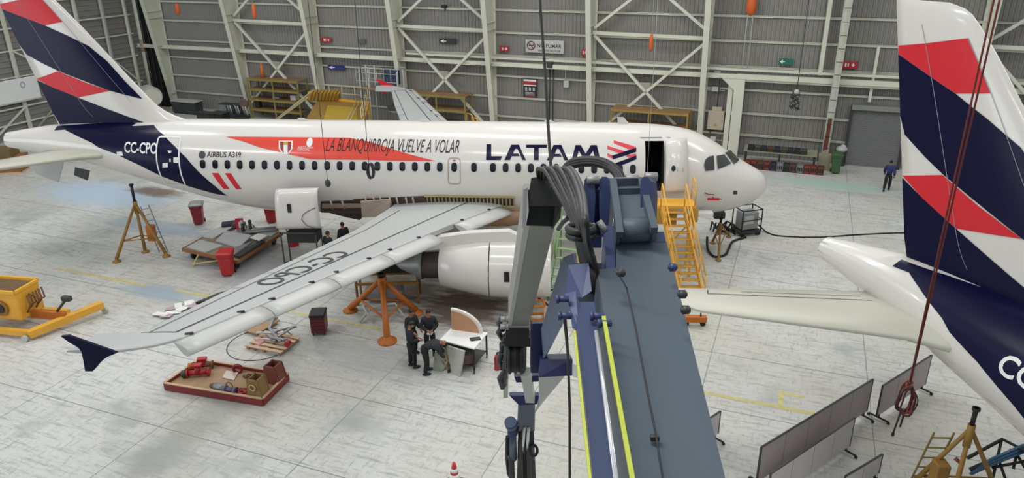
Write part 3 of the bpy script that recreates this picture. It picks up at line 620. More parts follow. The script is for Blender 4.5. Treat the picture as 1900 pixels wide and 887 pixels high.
def wing(side):
    mb = MB(); ys = [.9, 1.5, 2.3, 3.3, 4.5, 5.53, 5.9, 7, 8.5, 9.9, 11.5, 12.9, 14.5, 15.75, 15.77, 15.9, 16.2, 16.4, 16.6, 16.75, 16.8]; X = [0, .03, .1, .2, .35, .5, .65, .8, .92, 1]; rings = []
    for y in ys:
        a, b = w_le(y), w_te(y); k = 1 if y < 16 else .6
        S = [a+(b-a)*x for x in X]
        rings.append([V((-s, side*y, wtop(s, y))) for s in S] + [V((-s, side*y, wbot(s, y))) for s in S[::-1]])
    mb.loft(rings, 0, False, True)
    def strip(p, q, w=.035, n=14, mi=1):
        for k in range(n):
            (s0, y0), (s1, y1) = [(p[0]+(q[0]-p[0])*t, p[1]+(q[1]-p[1])*t) for t in (k/n, (k+1)/n)]
            dx, dy = q[0]-p[0], q[1]-p[1]; l = math.hypot(dx, dy); ax, ay = -dy/l*w/2, dx/l*w/2
            mb.add([(-s, side*y, wtop(s, y, .015)) for s, y in ((s0+ax, y0+ay), (s1+ax, y1+ay), (s1-ax, y1-ay), (s0-ax, y0-ay))], [(0, 1, 2, 3)], mi)
    f = lambda k: (lambda y: w_le(y)*(1-k)+lin(TEP, y)*k)
    m = f(.3); strip((m(1.8), 1.8), (m(5.5), 5.5), .045); strip((m(5.5), 5.5), (m(15.7), 15.7), .045, 20)
    m = f(.84); strip((m(3.0), 3.0), (m(6), 6), .03); strip((m(6), 6), (m(15.7), 15.7), .03, 20)
    strip((f(.3)(15.7), 15.7), (19.7, 15.7), .03, 4)
    for y in (6.6, 8.0, 9.5, 11.0, 12.4): strip((f(.84)(y), y), (lin(TEP, y)-.02, y), .02, 3)
    for y, c in ((2.2, 12.6), (3.0, 12.9)): pass
    wg = mb.done('wing', [WINGG, LINE], A1)
    # slats, drooped forward of the front edge
    for (ya, yb) in ((2.0, 4.9), (6.35, 8.9), (8.93, 11.3), (11.33, 13.7), (13.73, 16.2)):
        mb = MB(); rings = []
        for k in range(7):
            y = ya+(yb-ya)*k/6; b = lin(SLB, y)-.02; c = .62-.012*y; zt = wtop(lin(SLB, y), y)
            pr = [(0, .0), (.25, -.02), (.55, -.07), (.85, -.16), (1.0, -.27), (1.0, -.33), (.85, -.4), (.6, -.36), (.3, -.2), (.1, -.06)]
            rings.append([V((-(b-c*x), side*(y+.12*x), zt+z*.85)) for x, z in pr])
        mb.loft(rings, 0, True, True); sl = mb.done('slat', SLATG, wg)
        for k in ((.2, .8) if yb-ya > 2 else (.5,)):
            mb = MB(); y = ya+(yb-ya)*k; b = lin(SLB, y); zt = wtop(b, y); mb.box((-(b+.05), side*y, zt+.0), (.2, .09, .07), -side*.45); mb.done('slat_track', BLACK, sl)
    # tip fence
    mb = MB(); prof = [(a, b) for a, b in FENCE]
    mb.prism([V((-s, side*16.78, z)) for s, z in prof], (0, side*.07, 0))
    fe = mb.done('wingtip_fence', NAVY if side < 0 else RED, wg)
    # flap track fairing stubs, aileron end
    mb = MB(); mb.prism([V((-18.75, side*12.2, wz(12.2)-.02)), V((-19.2, side*12.4, wz(12.4)-.1)), V((-19.5, side*13.2, wz(13.2)-.1)), V((-19.05, side*13.2, wz(13.2)-.02))], (0, 0, -.08)); mb.done('aileron_hinge_bay', BLACK, wg)
    for y in (6.6, 10.2, 13.2):
        mb = MB(); b = lin(TEP, y); z = wz(y)-.35; mb.lathe([(.02, -1.6), (.14, -1.2), (.2, -.5), (.2, .1), (.12, .35)], (0, 0, 0), 'X', 12)
        for q in range(len(mb.v)): mb.v[q] = V((-mb.v[q].x-b, mb.v[q].y+side*y, mb.v[q].z+z))
        mb.done('track_fairing', WINGG, wg)
    return wg
fp = [hitY(x, y, -16.8) for x, y in ((219, 653), (200, 661), (189, 670), (180, 681), (174, 687), (160, 687), (157, 668), (153, 650), (147, 643), (130, 633), (115, 622), (128, 621), (165, 634))]
FENCE = [(p.x, p.z) for p in fp]
WR = wing(-1); WL = wing(1)
# registration on the upper right wing, read from the nose side
vs, fs = lettering('CC-CPO', .78, width=3.55, bold=0); mb = MB()
(sa, ya) = (17.33, 9.35)
ux, uy = (0.5, 0.866)   # text runs inboard to outboard
def wtext(a, b):
    y = 9.1+a*.91-b*.28; s = 16.75+a*.43+b*.93-.78*.9; return V((-s, -y, wtop(s, y, .02)))
drape(mb, vs, fs, wtext, .6, .3); mb.done('wing_registration', DGREY, WR, fix=False)
# root fairing, seal strip and open bays along the wing root
mb = MB(); rings = []
for s, hw, zb in ((9.6, .5, -2.0), (10.2, 1.5, -2.25), (11.2, 2.0, -2.4), (13, 2.1, -2.4), (15, 2.05, -2.35), (16.4, 1.7, -2.25), (17.2, 1.1, -2.15), (17.8, .4, -2.05)):
    rings.append([V((-s, hw*math.cos(PI*k/12), -1.45+(zb+1.45)*math.sin(PI*k/12)**.7)) for k in range(13)])
mb.loft(rings, 0, True, True); mb.done('belly_fairing', mat('bare_brown_belly', '#a88468', .6, 0, .3, 1.5), A1)
mb = MB()
for k in range(24):
    s = 11.0+k*.16; mb.beam(fskin(s, -.72, .03), fskin(s, -1.15, .06), .05, .05)
mb.beam(fskin(10.95, -.66, .04), fskin(14.8, -.66, .04), .06, .08); mb.beam(fskin(10.95, -1.15, .05), fskin(14.8, -1.15, .05), .06, .08)
mb.done('root_seal_frame', mat('primer_yellow_green', '#a59a6e', .65, 0, .25, 4), A1)
mb = MB(); p = [(11, -.68), (14.8, -.68), (17.9, -.9), (17.9, -1.35), (14.8, -1.2), (11, -1.2)]; drape(mb, p, [list(range(6))], lambda s, z: fskin(s, z, .012), .4, .08); mb.done('open_root_bay', mat('dark_brown_bay', '#4e4039', .7, 0, .4, 6), A1, fix=False)
for s in (15.3, 15.6, 16.0, 16.3, 16.7, 17.0, 17.35, 18.4, 18.9): mb = MB(); mb.rod(fskin(s, -.75 if s < 18 else -1.0, .05), fskin(s, -1.4, .07), .04); mb.done('root_bracket', mat('cream_bracket', '#b9a594', .6), A1)
mb = MB(); p = hits([(672, 364), (726, 361), (726, 388), (673, 390)]); 
pts = [fskin(s, z, .35) for s, z in p]; mb.prism(pts, (0, .06, 0)); mb.done('root_panel', mat('primer_panel', '#cbbcae', .5), A1)
mb = MB(); p = hits([(598, 376), (676, 376), (676, 384), (598, 385)]); drape(mb, p, [[0, 1, 2, 3]], lambda s, z: fskin(s, z, .05), .4, .08); mb.done('gear_bay_rail', mat('cream_bracket', '#b9a594', .6), A1, fix=False)
mb = MB(); p = hits([(596, 373), (700, 370), (668, 408), (640, 402), (600, 396)]); drape(mb, p, [list(range(5))], lambda s, z: fskin(s, z, .02), .4, .08); mb.done('open_gear_bay', mat('dark_brown_bay', '#4e4039', .7, 0, .4, 6), A1, fix=False)
# engine under the right wing (inlet cowl removed)
def engine(root, side):
    e = MB(); cy, cz = side*5.75, -2.2
    def R(prof, mi=0, n=36):
        rings = [[V((-s, cy+r*math.sin(2*PI*i/n), cz+dz+r*math.cos(2*PI*i/n))) for i in range(n)] for s, r, dz in prof]; e.loft(rings, mi, True, False)
    R([(9.45, .98, 0), (9.4, 1.02, 0), (9.45, 1.06, 0), (9.8, 1.12, 0), (10.6, 1.16, 0), (11.68, 1.13, .0)])
    fan = e.done('engine_nacelle', WHITE, root); e = MB()
    R([(11.72, 1.12, 0), (12.2, 1.06, .02), (12.9, .94, .04), (13.6, .8, .06), (13.62, .74, .06), (13.0, .7, .06)]); e.done('reverser_cowl', WHITE, fan); e = MB()
    R([(13.0, .7, .06), (13.7, .52, .06), (14.3, .5, .05)], 1); R([(14.3, .56, .05), (14.45, .54, .05), (14.6, .4, .05), (15.2, .16, .05), (15.35, .02, .05)], 0); e.done('exhaust_nozzle', [GREYM, mat('scorched_metal', '#5a5350', .45, .6, .3, 3)], fan); e = MB()
    R([(9.45, .98, 0), (9.9, .9, 0), (10.2, .88, 0)]); R([(10.2, .88, 0), (10.2, .2, 0), (9.8, .12, 0), (9.6, .01, 0)], 1); e.done('fan_inlet', [GREYM, DGREY], fan); e = MB()
    a = math.radians(-90 if side < 0 else 90); e.bbox((-11.02, cy+side*1.155, cz+.15), (.2, .03, .42), .008); e.done('vent_grille', BLACK, fan); e = MB()
    e.prism([(-9.9, cy-.17, cz+1.05), (-11, cy-.17, cz+1.55), (-12.4, cy-.17, wz(5.75)+.05), (-14.6, cy-.17, wz(5.75)-.3), (-14.4, cy-.17, cz+.7), (-12, cy-.17, cz+.95)], (0, .34, 0)); e.done('pylon', WHITE, fan)
    return fan
engine(A1, -1); engine(A1, 1)
# tail underside doors hanging open
for (q, nm) in (([(50, 306), (118, 300), (108, 338), (72, 325)], 'access_door'), ([(139, 311), (166, 317), (162, 335), (137, 325)], 'access_door')):
    pts = [hitY(x, y, -.75) for x, y in q]; mb = MB(); mb.prism([V((-p.x, p.y, p.z)) for p in pts], (0, .05, 0)); mb.done(nm, DGREY if q[0][0] > 100 else WINGG, A1)
# ---------------------------------------------------------------- second airliner, tail towards the camera's right
A2 = thing('airliner', 'rear of a second airliner with navy fin entering the photo at right', 'airliner', (0, 0, 0), 0)
yaw2 = math.radians(-63.25); A2.rotation_euler = (0, 0, yaw2)
A2.location = V((-1.48, -11.35, 3.74)) + Matrix.Rotation(yaw2, 3, 'Z') @ V((33.9, 0, 0))
fin2, _ = airliner_body(A2, None); livery(A2, fin2); swoosh(A2)
vs, fs = lettering('CC-', .42, bold=.02); mb = MB(); drape(mb, [(27.66-x, .93+y) for x, y in vs], fs, lambda s, z: fskin(s, z, .012), None, .12); mb.done('registration', WHITEP, A2, fix=False)
# ---------------------------------------------------------------- boom lift (the photo is taken from its basket)
B0 = gt(1258, 887, 2.33)
BM = thing('boom_lift', 'slate-blue articulated boom lift reaching up through the middle foreground', 'boom lift', (B0.x, B0.y, 0), 0)
def bdone(mb, name, m, parent=None):
    o = mb.done(name, m, BM, world=True)
    if parent is not None: o.parent = parent
    return o
def quadbeam(mb, na, fa, nb, fb, ta, tb, depth, mi=0):      # bar whose top shows the edges na->fa (left) and nb->fb (right)
    a, b, c, d = gt(*na, ta), gt(*nb, ta), gt(*fb, tb), gt(*fa, tb)
    n = (b-a).cross(d-a).normalized(); n = n if n.dot(CAM-a) < 0 else -n
    return mb.prism([a, b, c, d], n*depth, mi)
_a, _b, _c = gt(1178, 960, 2.22), gt(1364, 960, 2.22), gt(1236, 440, 3.3); _n = (_b-_a).cross(_c-_a).normalized(); _n = _n if _n.dot(CAM-_a) < 0 else -_n
def onboom(x, y, o=0.): r_ = ray(x, y); return CAM + r_*((_a-CAM).dot(_n)/r_.dot(_n)) - _n*o
mb = MB(); mb.prism([onboom(*p) for p in ((1178, 960), (1108, 500), (1364, 960))][:2]+[onboom(1143, 497), onboom(1143, 449), onboom(1237, 449), onboom(1364, 960)], _n*.3)
main = bdone(mb, 'main_boom', BLUE)
mb = MB(); mb.prism([onboom(1122, 412, -.02), onboom(1142, 412, -.02), onboom(1142, 497, -.02), onboom(1126, 497, -.02)], _n*.25); bdone(mb, 'cheek_plate', mat('violet_blue_plate', '#3d4a75', .45, 0, .1, 2))
mb = MB(); mb.prism([onboom(1066, 425, -.2), onboom(1124, 425, -.2), onboom(1124, 550, -.2), onboom(1086, 555, -.2), onboom(1062, 490, -.2)], _n*.05); bdone(mb, 'hose_channel', mat('channel_dark', '#1c2637', .6))
mb = MB(); mb.prism([gt(1143, 449, 3.27), gt(1236, 449, 3.27), gt(1232, 430, 3.3), gt(1143, 430, 3.3)], (0, .02, -.2)); bdone(mb, 'boom_end_plate', DBLUE)
for (a, b) in (((1120, 588, 2.72), (1186, 960, 2.0)), ((1066, 615, 2.72), (1102, 960, 2.0))):
    mb = MB(); A, B = gt(*a), gt(*b); mb.beam(A, B, .014 if a[0] > 1100 else .009, .01); bdone(mb, 'yellow_edge_strip', mat('lime_yellow_strip', '#aab53a', .5, 0, .05))  # thin lime-yellow strips along two boom edges
mb = MB(); mb.tube([gt(1150, 512, 2.98), gt(1163, 535, 2.93), gt(1180, 610, 2.76), gt(1200, 720, 2.54), gt(1216, 800, 2.43), gt(1232, 900, 2.25), gt(1240, 970, 2.1)], .0035); bdone(mb, 'boom_cable', BLACK, None)
mb = MB(); mb.bbox(gt(1215, 812, 2.42), (.03, .02, .02), .004); bdone(mb, 'cable_clip', DGREY)
# side link arm with its pin bosses
mb = MB(); quadbeam(mb, (1108, 960), (1066, 560), (1146, 960), (1103, 560), 2.1, 2.86, .09); arm = bdone(mb, 'side_link_arm', mat('link_arm_blue', '#2c3a5c', .45, 0, .1, 3, coat=.1))
mb = MB(); mb.prism([gt(1048, 545, 2.9), gt(1068, 540, 2.88), gt(1076, 566, 2.84), (gt(1074, 610, 2.75)), gt(1062, 610, 2.75), gt(1056, 568, 2.84)], ray(1060, 560)*.1); bdone(mb, 'link_end_bracket', DBLUE)
for x, y, t in ((1044, 555, 2.84), (1048, 586, 2.8), (1108, 587, 2.75), (1122, 600, 2.7)):
    mb = MB(); c = gt(x, y, t); mb.rod(c-_r*.02, c+_r*.025, .013, n=16); mb.rod(c-_r*.026, c-_r*.014, .018, n=6); bdone(mb, 'pin_boss', DBLUE)
mb = MB(); mb.rod(gt(1106, 615, 2.7), gt(1153, 960, 2.05), .008, n=12); bdone(mb, 'cylinder_rod', mat('chrome_rod', '#dcdde2', .2, .6, .03))
mb = MB(); mb.prism([gt(1054, 492, 3.1), gt(1092, 488, 3.1), gt(1098, 540, 3.), gt(1080, 552, 3.), gt(1050, 550, 3.)], ray(1070, 520)*.05); bdone(mb, 'lower_bracket', DBLUE)
for x, y, t in ((1152, 506, 2.9), (1248, 496, 3.0), (1266, 546, 2.82), (1272, 575, 2.75)):
    mb = MB(); c = gt(x, y, t); mb.rod(c-_r*.012, c+_r*.012, .017, n=16); mb.rod(c-_r*.018, c+_r*.018, .01, n=6); bdone(mb, 'bolt_head', DGREY if x > 1260 or x < 1200 else DBLUE)
# knuckle: ribbed link between two lug plates
mb = MB(); P = [(1137, 336), (1189, 334), (1214, 428), (1150, 436)]; q = [gt(*p, 3.42 if p[1] < 400 else 3.2) for p in P]; mb.prism(q, ray(1170, 380)*.03)
for a, b in (((1137, 336), (1150, 436)), ((1189, 334), (1214, 428))):
    mb.beam(gt(*a, 3.4), gt(*b, 3.16), .03, .035)
mb.beam(gt(1140, 340, 3.4), gt(1189, 339, 3.4), .02, .05); mb.beam(gt(1141, 355, 3.36), gt(1190, 354, 3.36), .012, .03)
bdone(mb, 'knuckle_link', BLUE)
mb = MB(); mb.rod(gt(1143, 428, 3.24), gt(1214, 424, 3.24), .055, n=24); mb.rod(gt(1141, 428, 3.24), gt(1147, 428, 3.24), .062, n=24); mb.rod(gt(1205, 424, 3.24), gt(1211, 424, 3.24), .062, n=24); bdone(mb, 'pivot_barrel', BLUE)
for x0, wd, tt in ((1106, .06, 3.5), (1129, .035, 3.5), (1209, .05, 3.3)):
    mb = MB(); pr = [(-18, 335), (-10, 328), (6, 328), (16, 336), (19, 365), (16, 400), (8, 440), (-14, 440), (-19, 385)]
    pr = [gt(x0+a*.55, b, tt) for a, b in pr]; mb.prism([p-_r*wd/2 for p in pr], _r*wd+_d*.12); bdone(mb, 'pivot_lug', DBLUE)
for x, y in ((1100, 334), (1173, 332), (1208, 328)):
    mb = MB(); c = gt(x, y, 3.5); mb.rod(c-_r*.03, c+_r*.03, .02, n=14); bdone(mb, 'lug_pin', GREYM)
mb = MB(); mb.box(gt(1100, 400, 3.62), (.09, .1, .3), 0, 0); bdone(mb, 'inner_lug', DBLUE)
mb = MB(); mb.rod(gt(1112, 424, 3.2), gt(1122, 418, 3.2), .03, n=12); mb.rod(gt(1098, 424, 3.25), gt(1106, 420, 3.25), .02, n=10); bdone(mb, 'hose_fitting', GREYM)
# boom head behind the hoses, and the grey upper boom running down from it
mb = MB(); mb.prism([gt(975, 352, 4.4), gt(1086, 350, 4.4), gt(1086, 382, 4.4), (gt(975, 382, 4.4))], _d*.12); bdone(mb, 'cross_shaft', BLACK)
mb = MB(); mb.prism([gt(986, 330, 4.5), gt(1045, 322, 4.5), gt(1070, 352, 4.5), (gt(982, 356, 4.5))], _d*.1); mb.prism([gt(979, 372, 4.5), gt(1033, 372, 4.5), gt(1030, 420, 4.55), gt(972, 418, 4.55)], _d*.15); bdone(mb, 'boom_head', BLACK)
mb = MB(); pr = [gt(971, 352, 4.38), gt(979, 348, 4.38), gt(981, 392, 4.38), gt(975, 424, 4.4), gt(969, 420, 4.4)]; mb.prism(pr, _d*.25); bdone(mb, 'head_cheek_plate', GREYM)
mb = MB(); mb.prism([gt(1030, 376, 4.45), gt(1042, 380, 4.45), gt(1040, 405, 4.5), gt(1026, 424, 4.5)], _d*.2); bdone(mb, 'head_cheek_plate', DGREY)
mb = MB(); quadbeam(mb, (972, 417), (943, 604), (1030, 417), (981, 604), 4.65, 7.3, .28)
ub = bdone(mb, 'upper_boom', mat('boom_grey', '#8b8d84', .5, .05, .25, 3))
mb = MB(); a, b = gt(972, 417, 4.64), gt(943, 604, 7.28); c, d = gt(983, 417, 4.64), gt(949, 604, 7.28); mb.prism([a, c, d, b], _d*-.01); bdone(mb, 'pale_edge', LGREY)  # paler strip laid along the left edge of the upper boom
for y in (458, 555):
    t = 4.65+(y-417)/187*2.65; x0 = 972-29*(y-417)/187; x1 = 1030-49*(y-417)/187
    mb = MB(); mb.beam(gt(x0+2, y, t-.02), gt(x1-2, y+1, t-.02), .012); bdone(mb, 'weld_seam', DGREY)
mb = MB(); mb.box(gt(961, 615, 7.4), (.23, .2, .18)); mb.box(gt(961, 628, 7.45), (.26, .16, .1)); bdone(mb, 'slide_block', BLACK)
mb = MB(); c = gt(957, 660, 7.6); mb.lathe([(.0, -.12), (.13, -.12), (.17, -.1), (.17, .1), (.13, .12), (0, .12)], (0, 0, 0), 'X', 24)
mb.v = [V((p.x*.9, p.y*.9, p.z*1.05))+c for p in mb.v]
for k in (-.06, 0, .06): mb.tube([c+V((k, .165*math.cos(a*PI/10), .185*math.sin(a*PI/10))) for a in range(20)], .016, closed=True)
bdone(mb, 'hose_reel', BLACK)
# hydraulic hoses over the knuckle
random.seed(4)
for k in range(8):
    o = k*9; t = 4.25-.09*k+(.06 if k % 2 else 0); pts = [(1000+o*.6, 330+k*.5, t+.3), (998+o*.9, 314-k*.8+(k > 4)*4, t), (1012+o*.9, 318+k*1.0, t-.25), (1028+o*.85, 345+k*2, t-.5), (1048+o*.6, 380+k*1.5, t-.75), (1064+o*.38, 415, t-.85), (1072+o*.32, 450, 3.25-.03*k), (1083+o*.36, 500, 3.3-.03*k), (1094+o*.36, 545, 3.32), (1108+o*.3, 590, 3.4)]
    P = [gt(*p) for p in pts]; S = []
    for i in range(len(P)-1):
        p0, p1, p2, p3 = P[max(i-1, 0)], P[i], P[i+1], P[min(i+2, len(P)-1)]
        for s in (0, .25, .5, .75): S.append(.5*((2*p1)+(p2-p0)*s+(2*p0-5*p1+4*p2-p3)*s*s+(3*p1-p0-3*p2+p3)*s**3))
    mb = MB(); mb.tube(S+[P[-1]], .0128, 10); bdone(mb, 'hydraulic_hose', mat('hose_rubber', '#1f1f20', .5, 0, .2, 8))
for k in range(3):
    P = [gt(1026+k*4, 348, 3.9), gt(1038+k*3, 322-k*2, 3.85), gt(1062, 308-k*4, 3.8), gt(1092, 303-k*4, 3.75), gt(1122, 308-k*4, 3.7), gt(1142+k*3, 322-k*2, 3.62), gt(1150+k*5, 345, 3.56)]; S = []
    for i in range(len(P)-1):
        p0, p1, p2, p3 = P[max(i-1, 0)], P[i], P[i+1], P[min(i+2, len(P)-1)]
        for s in (0, .25, .5, .75): S.append(.5*((2*p1)+(p2-p0)*s+(2*p0-5*p1+4*p2-p3)*s*s+(3*p1-p0-3*p2+p3)*s**3))
    mb = MB(); mb.tube(S+[P[-1]], .0175, 10); bdone(mb, 'looped_hose', BLACK)
mb = MB(); pts = [gt(1078+24*math.cos(a*PI/8), 424+7*math.sin(a*PI/8), 3.2-.12*math.sin(a*PI/8)) for a in range(16)]; mb.tube(pts, .016, closed=True); mb.tube([p+V((0, 0, -.03)) for p in pts], .014, closed=True); bdone(mb, 'hose_strap', BLACK)
mb = MB(); mb.tube([gt(1036, 425, 4.2), gt(1045, 412, 4.), gt(1056, 404, 3.9), gt(1050, 402, 3.9)], .012); bdone(mb, 'cable_elbow', BLACK)
# lower blue arm, box sections and mast under the grey boom
mb = MB(); pr = [gt(1044, 478, 5.0), gt(1064, 470, 4.8), gt(1072, 530, 4.7), gt(1056, 575, 5.0), gt(1008, 668, 6.6), gt(1004, 610, 6.4)]; mb.prism(pr, _d*.16+_r*.03); bdone(mb, 'lower_arm', mat('lower_arm_blue', '#3f516f', .45, 0, .1, 2))
mb = MB(); mb.prism([gt(985, 601, 6.6), gt(1008, 600, 6.6), gt(1007, 692, 6.8), gt(985, 692, 6.8)], _d*.25); bdone(mb, 'mast_box', mat('deep_navy_paint', '#16204c', .4, 0, .1, 2))
mb = MB(); mb.prism([gt(1004, 667, 6.5), gt(1062, 666, 6.3), gt(1065, 697, 6.3), gt(1000, 700, 6.5)], _d*.3); bdone(mb, 'outrigger_box', mat('deep_navy_paint', '#16204c'))
mb = MB(); mb.prism([gt(1062, 674, 6.29), gt(1070, 678, 6.29), gt(1072, 702, 6.29), gt(1062, 698, 6.29)], _d*.1); bdone(mb, 'white_end_cap', WHITEP)
mb = MB(); mb.prism([gt(954, 699, 7.8), gt(1000, 697, 7.8), gt(1000, 708, 7.8), gt(958, 710, 7.8)], _d*.2); bdone(mb, 'step_plate', mat('deep_navy_paint', '#16204c')); mb = MB(); mb.prism([gt(945, 734, 8.4), gt(1006, 734, 8.4), gt(1003, 750, 8.4), gt(963, 752, 8.4)], _d*.2); bdone(mb, 'step_plate', mat('deep_navy_paint', '#16204c'))
mb = MB(); mb.beam(gt(976, 690, 7.6), gt(984, 740, 8.4), .1, .1); mb.beam(gt(940, 640, 7.6), gt(938, 735, 8.3), .05); bdone(mb, 'silver_strut', LGREY)
mb = MB(); mb.prism([gt(1000, 698, 7.2), gt(1048, 698, 7.), gt(1003, 752, 8.2), gt(992, 768, 8.4), gt(1000, 740, 8.)], _d*.04); bdone(mb, 'grey_gusset', mat('gusset_grey', '#aeb0ae', .5))
mb = MB(); mb.prism([gt(962, 750, 8.6), gt(993, 750, 8.6), gt(992, 800, 9.2), gt(960, 800, 9.2)], _d*.35); bdone(mb, 'mast_section', mat('mast_blue', '#33465f', .45, 0, .1, 2))
mb = MB(); mb.prism([gt(962, 790, 9.2), gt(990, 792, 9.2), gt(998, 960, 11.2), gt(958, 960, 11.2)], _d*.4); bdone(mb, 'lower_mast', mat('mast_dark', '#2b2d33', .5, .2, .2, 3))
for dx in (-18, 0, 14):
    mb = MB(); mb.tube([gt(972+dx*.5, 785, 9.1), gt(966+dx, 820, 9.5), gt(968+dx, 900, 10.2), gt(970+dx, 970, 11)], .04); bdone(mb, 'mast_hose', BLACK)
mb = MB(); mb.rod(gt(949, 786, 9.0), gt(952, 850, 9.8), .055, n=14); mb.rod(gt(947, 783, 8.97), gt(949, 790, 9.05), .075, n=14); bdone(mb, 'mast_cylinder', mat('petrol_blue_cylinder', '#1f3a5c', .4, 0, .1))
for x in (975, 983):
    mb = MB(); mb.rod(gt(x-2, 792, 9.1), gt(x-6, 850, 9.8), .02); bdone(mb, 'chrome_rod', mat('chrome_rod', '#dcdde2'))
mb = MB(); mb.tube([gt(941, 810, 9.2), gt(940, 850, 9.8), gt(943, 880, 10.1), gt(950, 890, 10.2)], .02); mb.tube([gt(990+7*math.cos(a*PI/8), 836+10*math.sin(a*PI/8), 9.5) for a in range(16)], .02, closed=True); bdone(mb, 'cable_loop', BLACK)
mb = MB()
for k in range(7): mb.tube([gt(934+random.uniform(-5, 5), 590+k*16, 7.3+.08*k), gt(930+random.uniform(-6, 8), 600+k*17, 7.4+.08*k), gt(934+random.uniform(-4, 4), 612+k*18, 7.5+.08*k)], .028)
mb.tube([gt(941, 640, 7.5), gt(934, 700, 7.9), gt(935, 715, 8.0)], .03); bdone(mb, 'valve_hose_cluster', DGREY)
for y_ in (592, 606): mb = MB(); c = gt(934, y_, 7.3); mb.rod(c-_r*.03, c+_r*.04, .028, n=14); mb.rod(c+_r*.03, c+_r*.055, .036, n=6); bdone(mb, 'valve_cap', GREYM)
mb = MB(); mb.tube([gt(1048, 590, 5.0), gt(1054, 660, 6.0), gt(1057, 760, 6.4), gt(1057, 960, 6.8)], .012); bdone(mb, 'hanging_rope', BLACK)
# ---------------------------------------------------------------- things on the hangar floor
def yawof(a, b): d = V(b)-V(a); return math.atan2(d.y, d.x)
def tripod_jack(name, label, feet, top, r=.06, m=DKYEL, post=.5, ladder=None, group=None):
    c = sum((V(f) for f in feet), V())/3; t = thing(name, label, 'jack', (c.x, c.y, 0), 0, group); T = V(top); hub = V((T.x, T.y, T.z-post))
    for f in feet:
        f = V(f); mb = MB(); mb.rod(f+V((0, 0, .12)), hub, r*1.15, r*.8, 10); lg = mb.done('leg', m, t, True)
        mb = MB(); mb.lathe([(0, 0), (r*2.6, 0), (r*2.6, .04), (r*1.2, .07), (r*1.0, .16), (0, .16)], f, 'Z', 16); fp_ = mb.done('foot_pad', m, t, True); fp_.parent = lg
    mb = MB(); mb.rod(hub-V((0, 0, .5)), hub+V((0, 0, .1)), r*1.4, n=14); mb.rod(hub+V((0, 0, .1)), T, r*.9, n=12, mi=1); mb.rod(T-V((0, 0, .06)), T, r*1.5, n=12, mi=1); mb.done('ram', [m, BLACK], t, True)
    mb = MB(); k = .32; P = [hub.lerp(V(f)+V((0, 0, .12)), 1-k) for f in feet]
    for i in range(3): mb.rod(P[i], P[(i+1) % 3], r*.4)
    mb.done('tie_bar', m, t, True)
    return t
tj = tripod_jack('tripod_jack', 'tall ochre tripod jack under the tail of the white airliner', [gz(217, 486), gz(270, 468), gz(309, 476)], gt(243, 342, 33.2), .07, DKYEL, .9)
def jack_ladder(t, a, b, m, w=.4, n=8):
    a, b = V(a), V(b); d = (b-a).normalized(); s = d.cross(V((0, 1, 0))).normalized()*w/2; mb = MB()
    mb.beam(a-s, b-s, .035); mb.beam(a+s, b+s, .035); mb.done('ladder_rail', m, t, True); mb = MB()
    for k in range(n): p = a.lerp(b, (k+.5)/n); mb.beam(p-s, p+s, .028)
    mb.done('ladder_rung', m, t, True)
jack_ladder(tj, gz(304, 470)+V((-.05, .1, 0)), gt(268, 382, 33.4), GREYM)
mb = MB(); mb.bbox(gt(281, 432, 33.8), (.34, .3, .75), .03); mb.done('pump_unit', ORG, tj, True)
wj = tripod_jack('wing_jack', 'big orange tripod jack under the right wing beside the engine', [gz(719, 634), gz(650, 577), gz(772, 581)], gt(707, 507, 27.3), .11, ORG, .25)
mb = MB(); c = gz(719, 634); mb.lathe([(0, 0), (.34, 0), (.34, .06), (.14, .12), (.14, .2), (0, .2)], c, 'Z', 20); mb.done('round_base_plate', ORG, wj, True)
mb = MB(); mb.tube([gz(690, 600)+V((0, 0, .1)), gz(676, 590)+V((0, 0, .5)), gz(700, 582)+V((0, 0, .35)), gz(735, 585)+V((0, 0, .5)), gz(750, 592)+V((0, 0, .1))], .045); mb.tube([gz(668, 600)+V((0, 0, .05)), gz(690, 588)+V((0, 0, .4)), gz(740, 576)+V((0, 0, .25))], .05); mb.done('pale_hose', LGREY, wj, True)
t = thing('orange_trestle', 'dull brown frame trestle behind the wing jack', 'trestle', gz(724, 556), .1)
for x in (-1.2, -.2, 1.15):
    for y in (-.4, .5): mb = MB(); mb.beam((x, y, 0), (x, y, 2.0), .08); mb.done('upright', mat('dull_brown_steel', '#7a5a34', .6, 0, .3, 3), t)
for y in (-.4, .5):
    for z in (.9, 1.95): mb = MB(); mb.beam((-1.25, y, z), (1.2, y, z), .09, .09); mb.done('cross_rail', DKYEL, t)
mb = MB(); mb.bbox((.3, .2, 1.5), (1.2, .5, .7), .05); mb.done('dark_bin', BLACK, t); mb = MB(); mb.bbox((-.2, 0, .35), (1.5, .7, .4), .08); mb.done('grey_bundle', GREYM, t)
# nose jack with hoses
nj = tripod_jack('nose_jack', 'ochre nose jack behind the yellow stairs', [gz(1333, 484), gz(1322, 452), gz(1352, 440)], gt(1338, 405, 33.6), .05, DKYEL, .3)
mb = MB()
random.seed(3)
for k in range(7):
    a = gz(1318+k*5, 430+random.uniform(-4, 4)); mb.tube([a+V((0, 0, .05)), a+V((random.uniform(-.3, .3), -.1, .5)), a+V((random.uniform(-.1, .5), -.2, .35)), a+V((.6, -.3, .05))], .045)
mb.done('black_hose', BLACK, nj, True)
mb = MB(); mb.bbox(gt(1334, 398, 33.9), (.5, .4, .3), .03); mb.done('dark_head_block', DGREY, nj, True)
mb = MB(); mb.bbox(gt(1306, 396, 31.5), (.75, .35, .2), .05); o = mb.done('cloth_bundle', WHITEP); tag(o, 'white cloth lying on the platform rail of the yellow stairs', 'cloth')
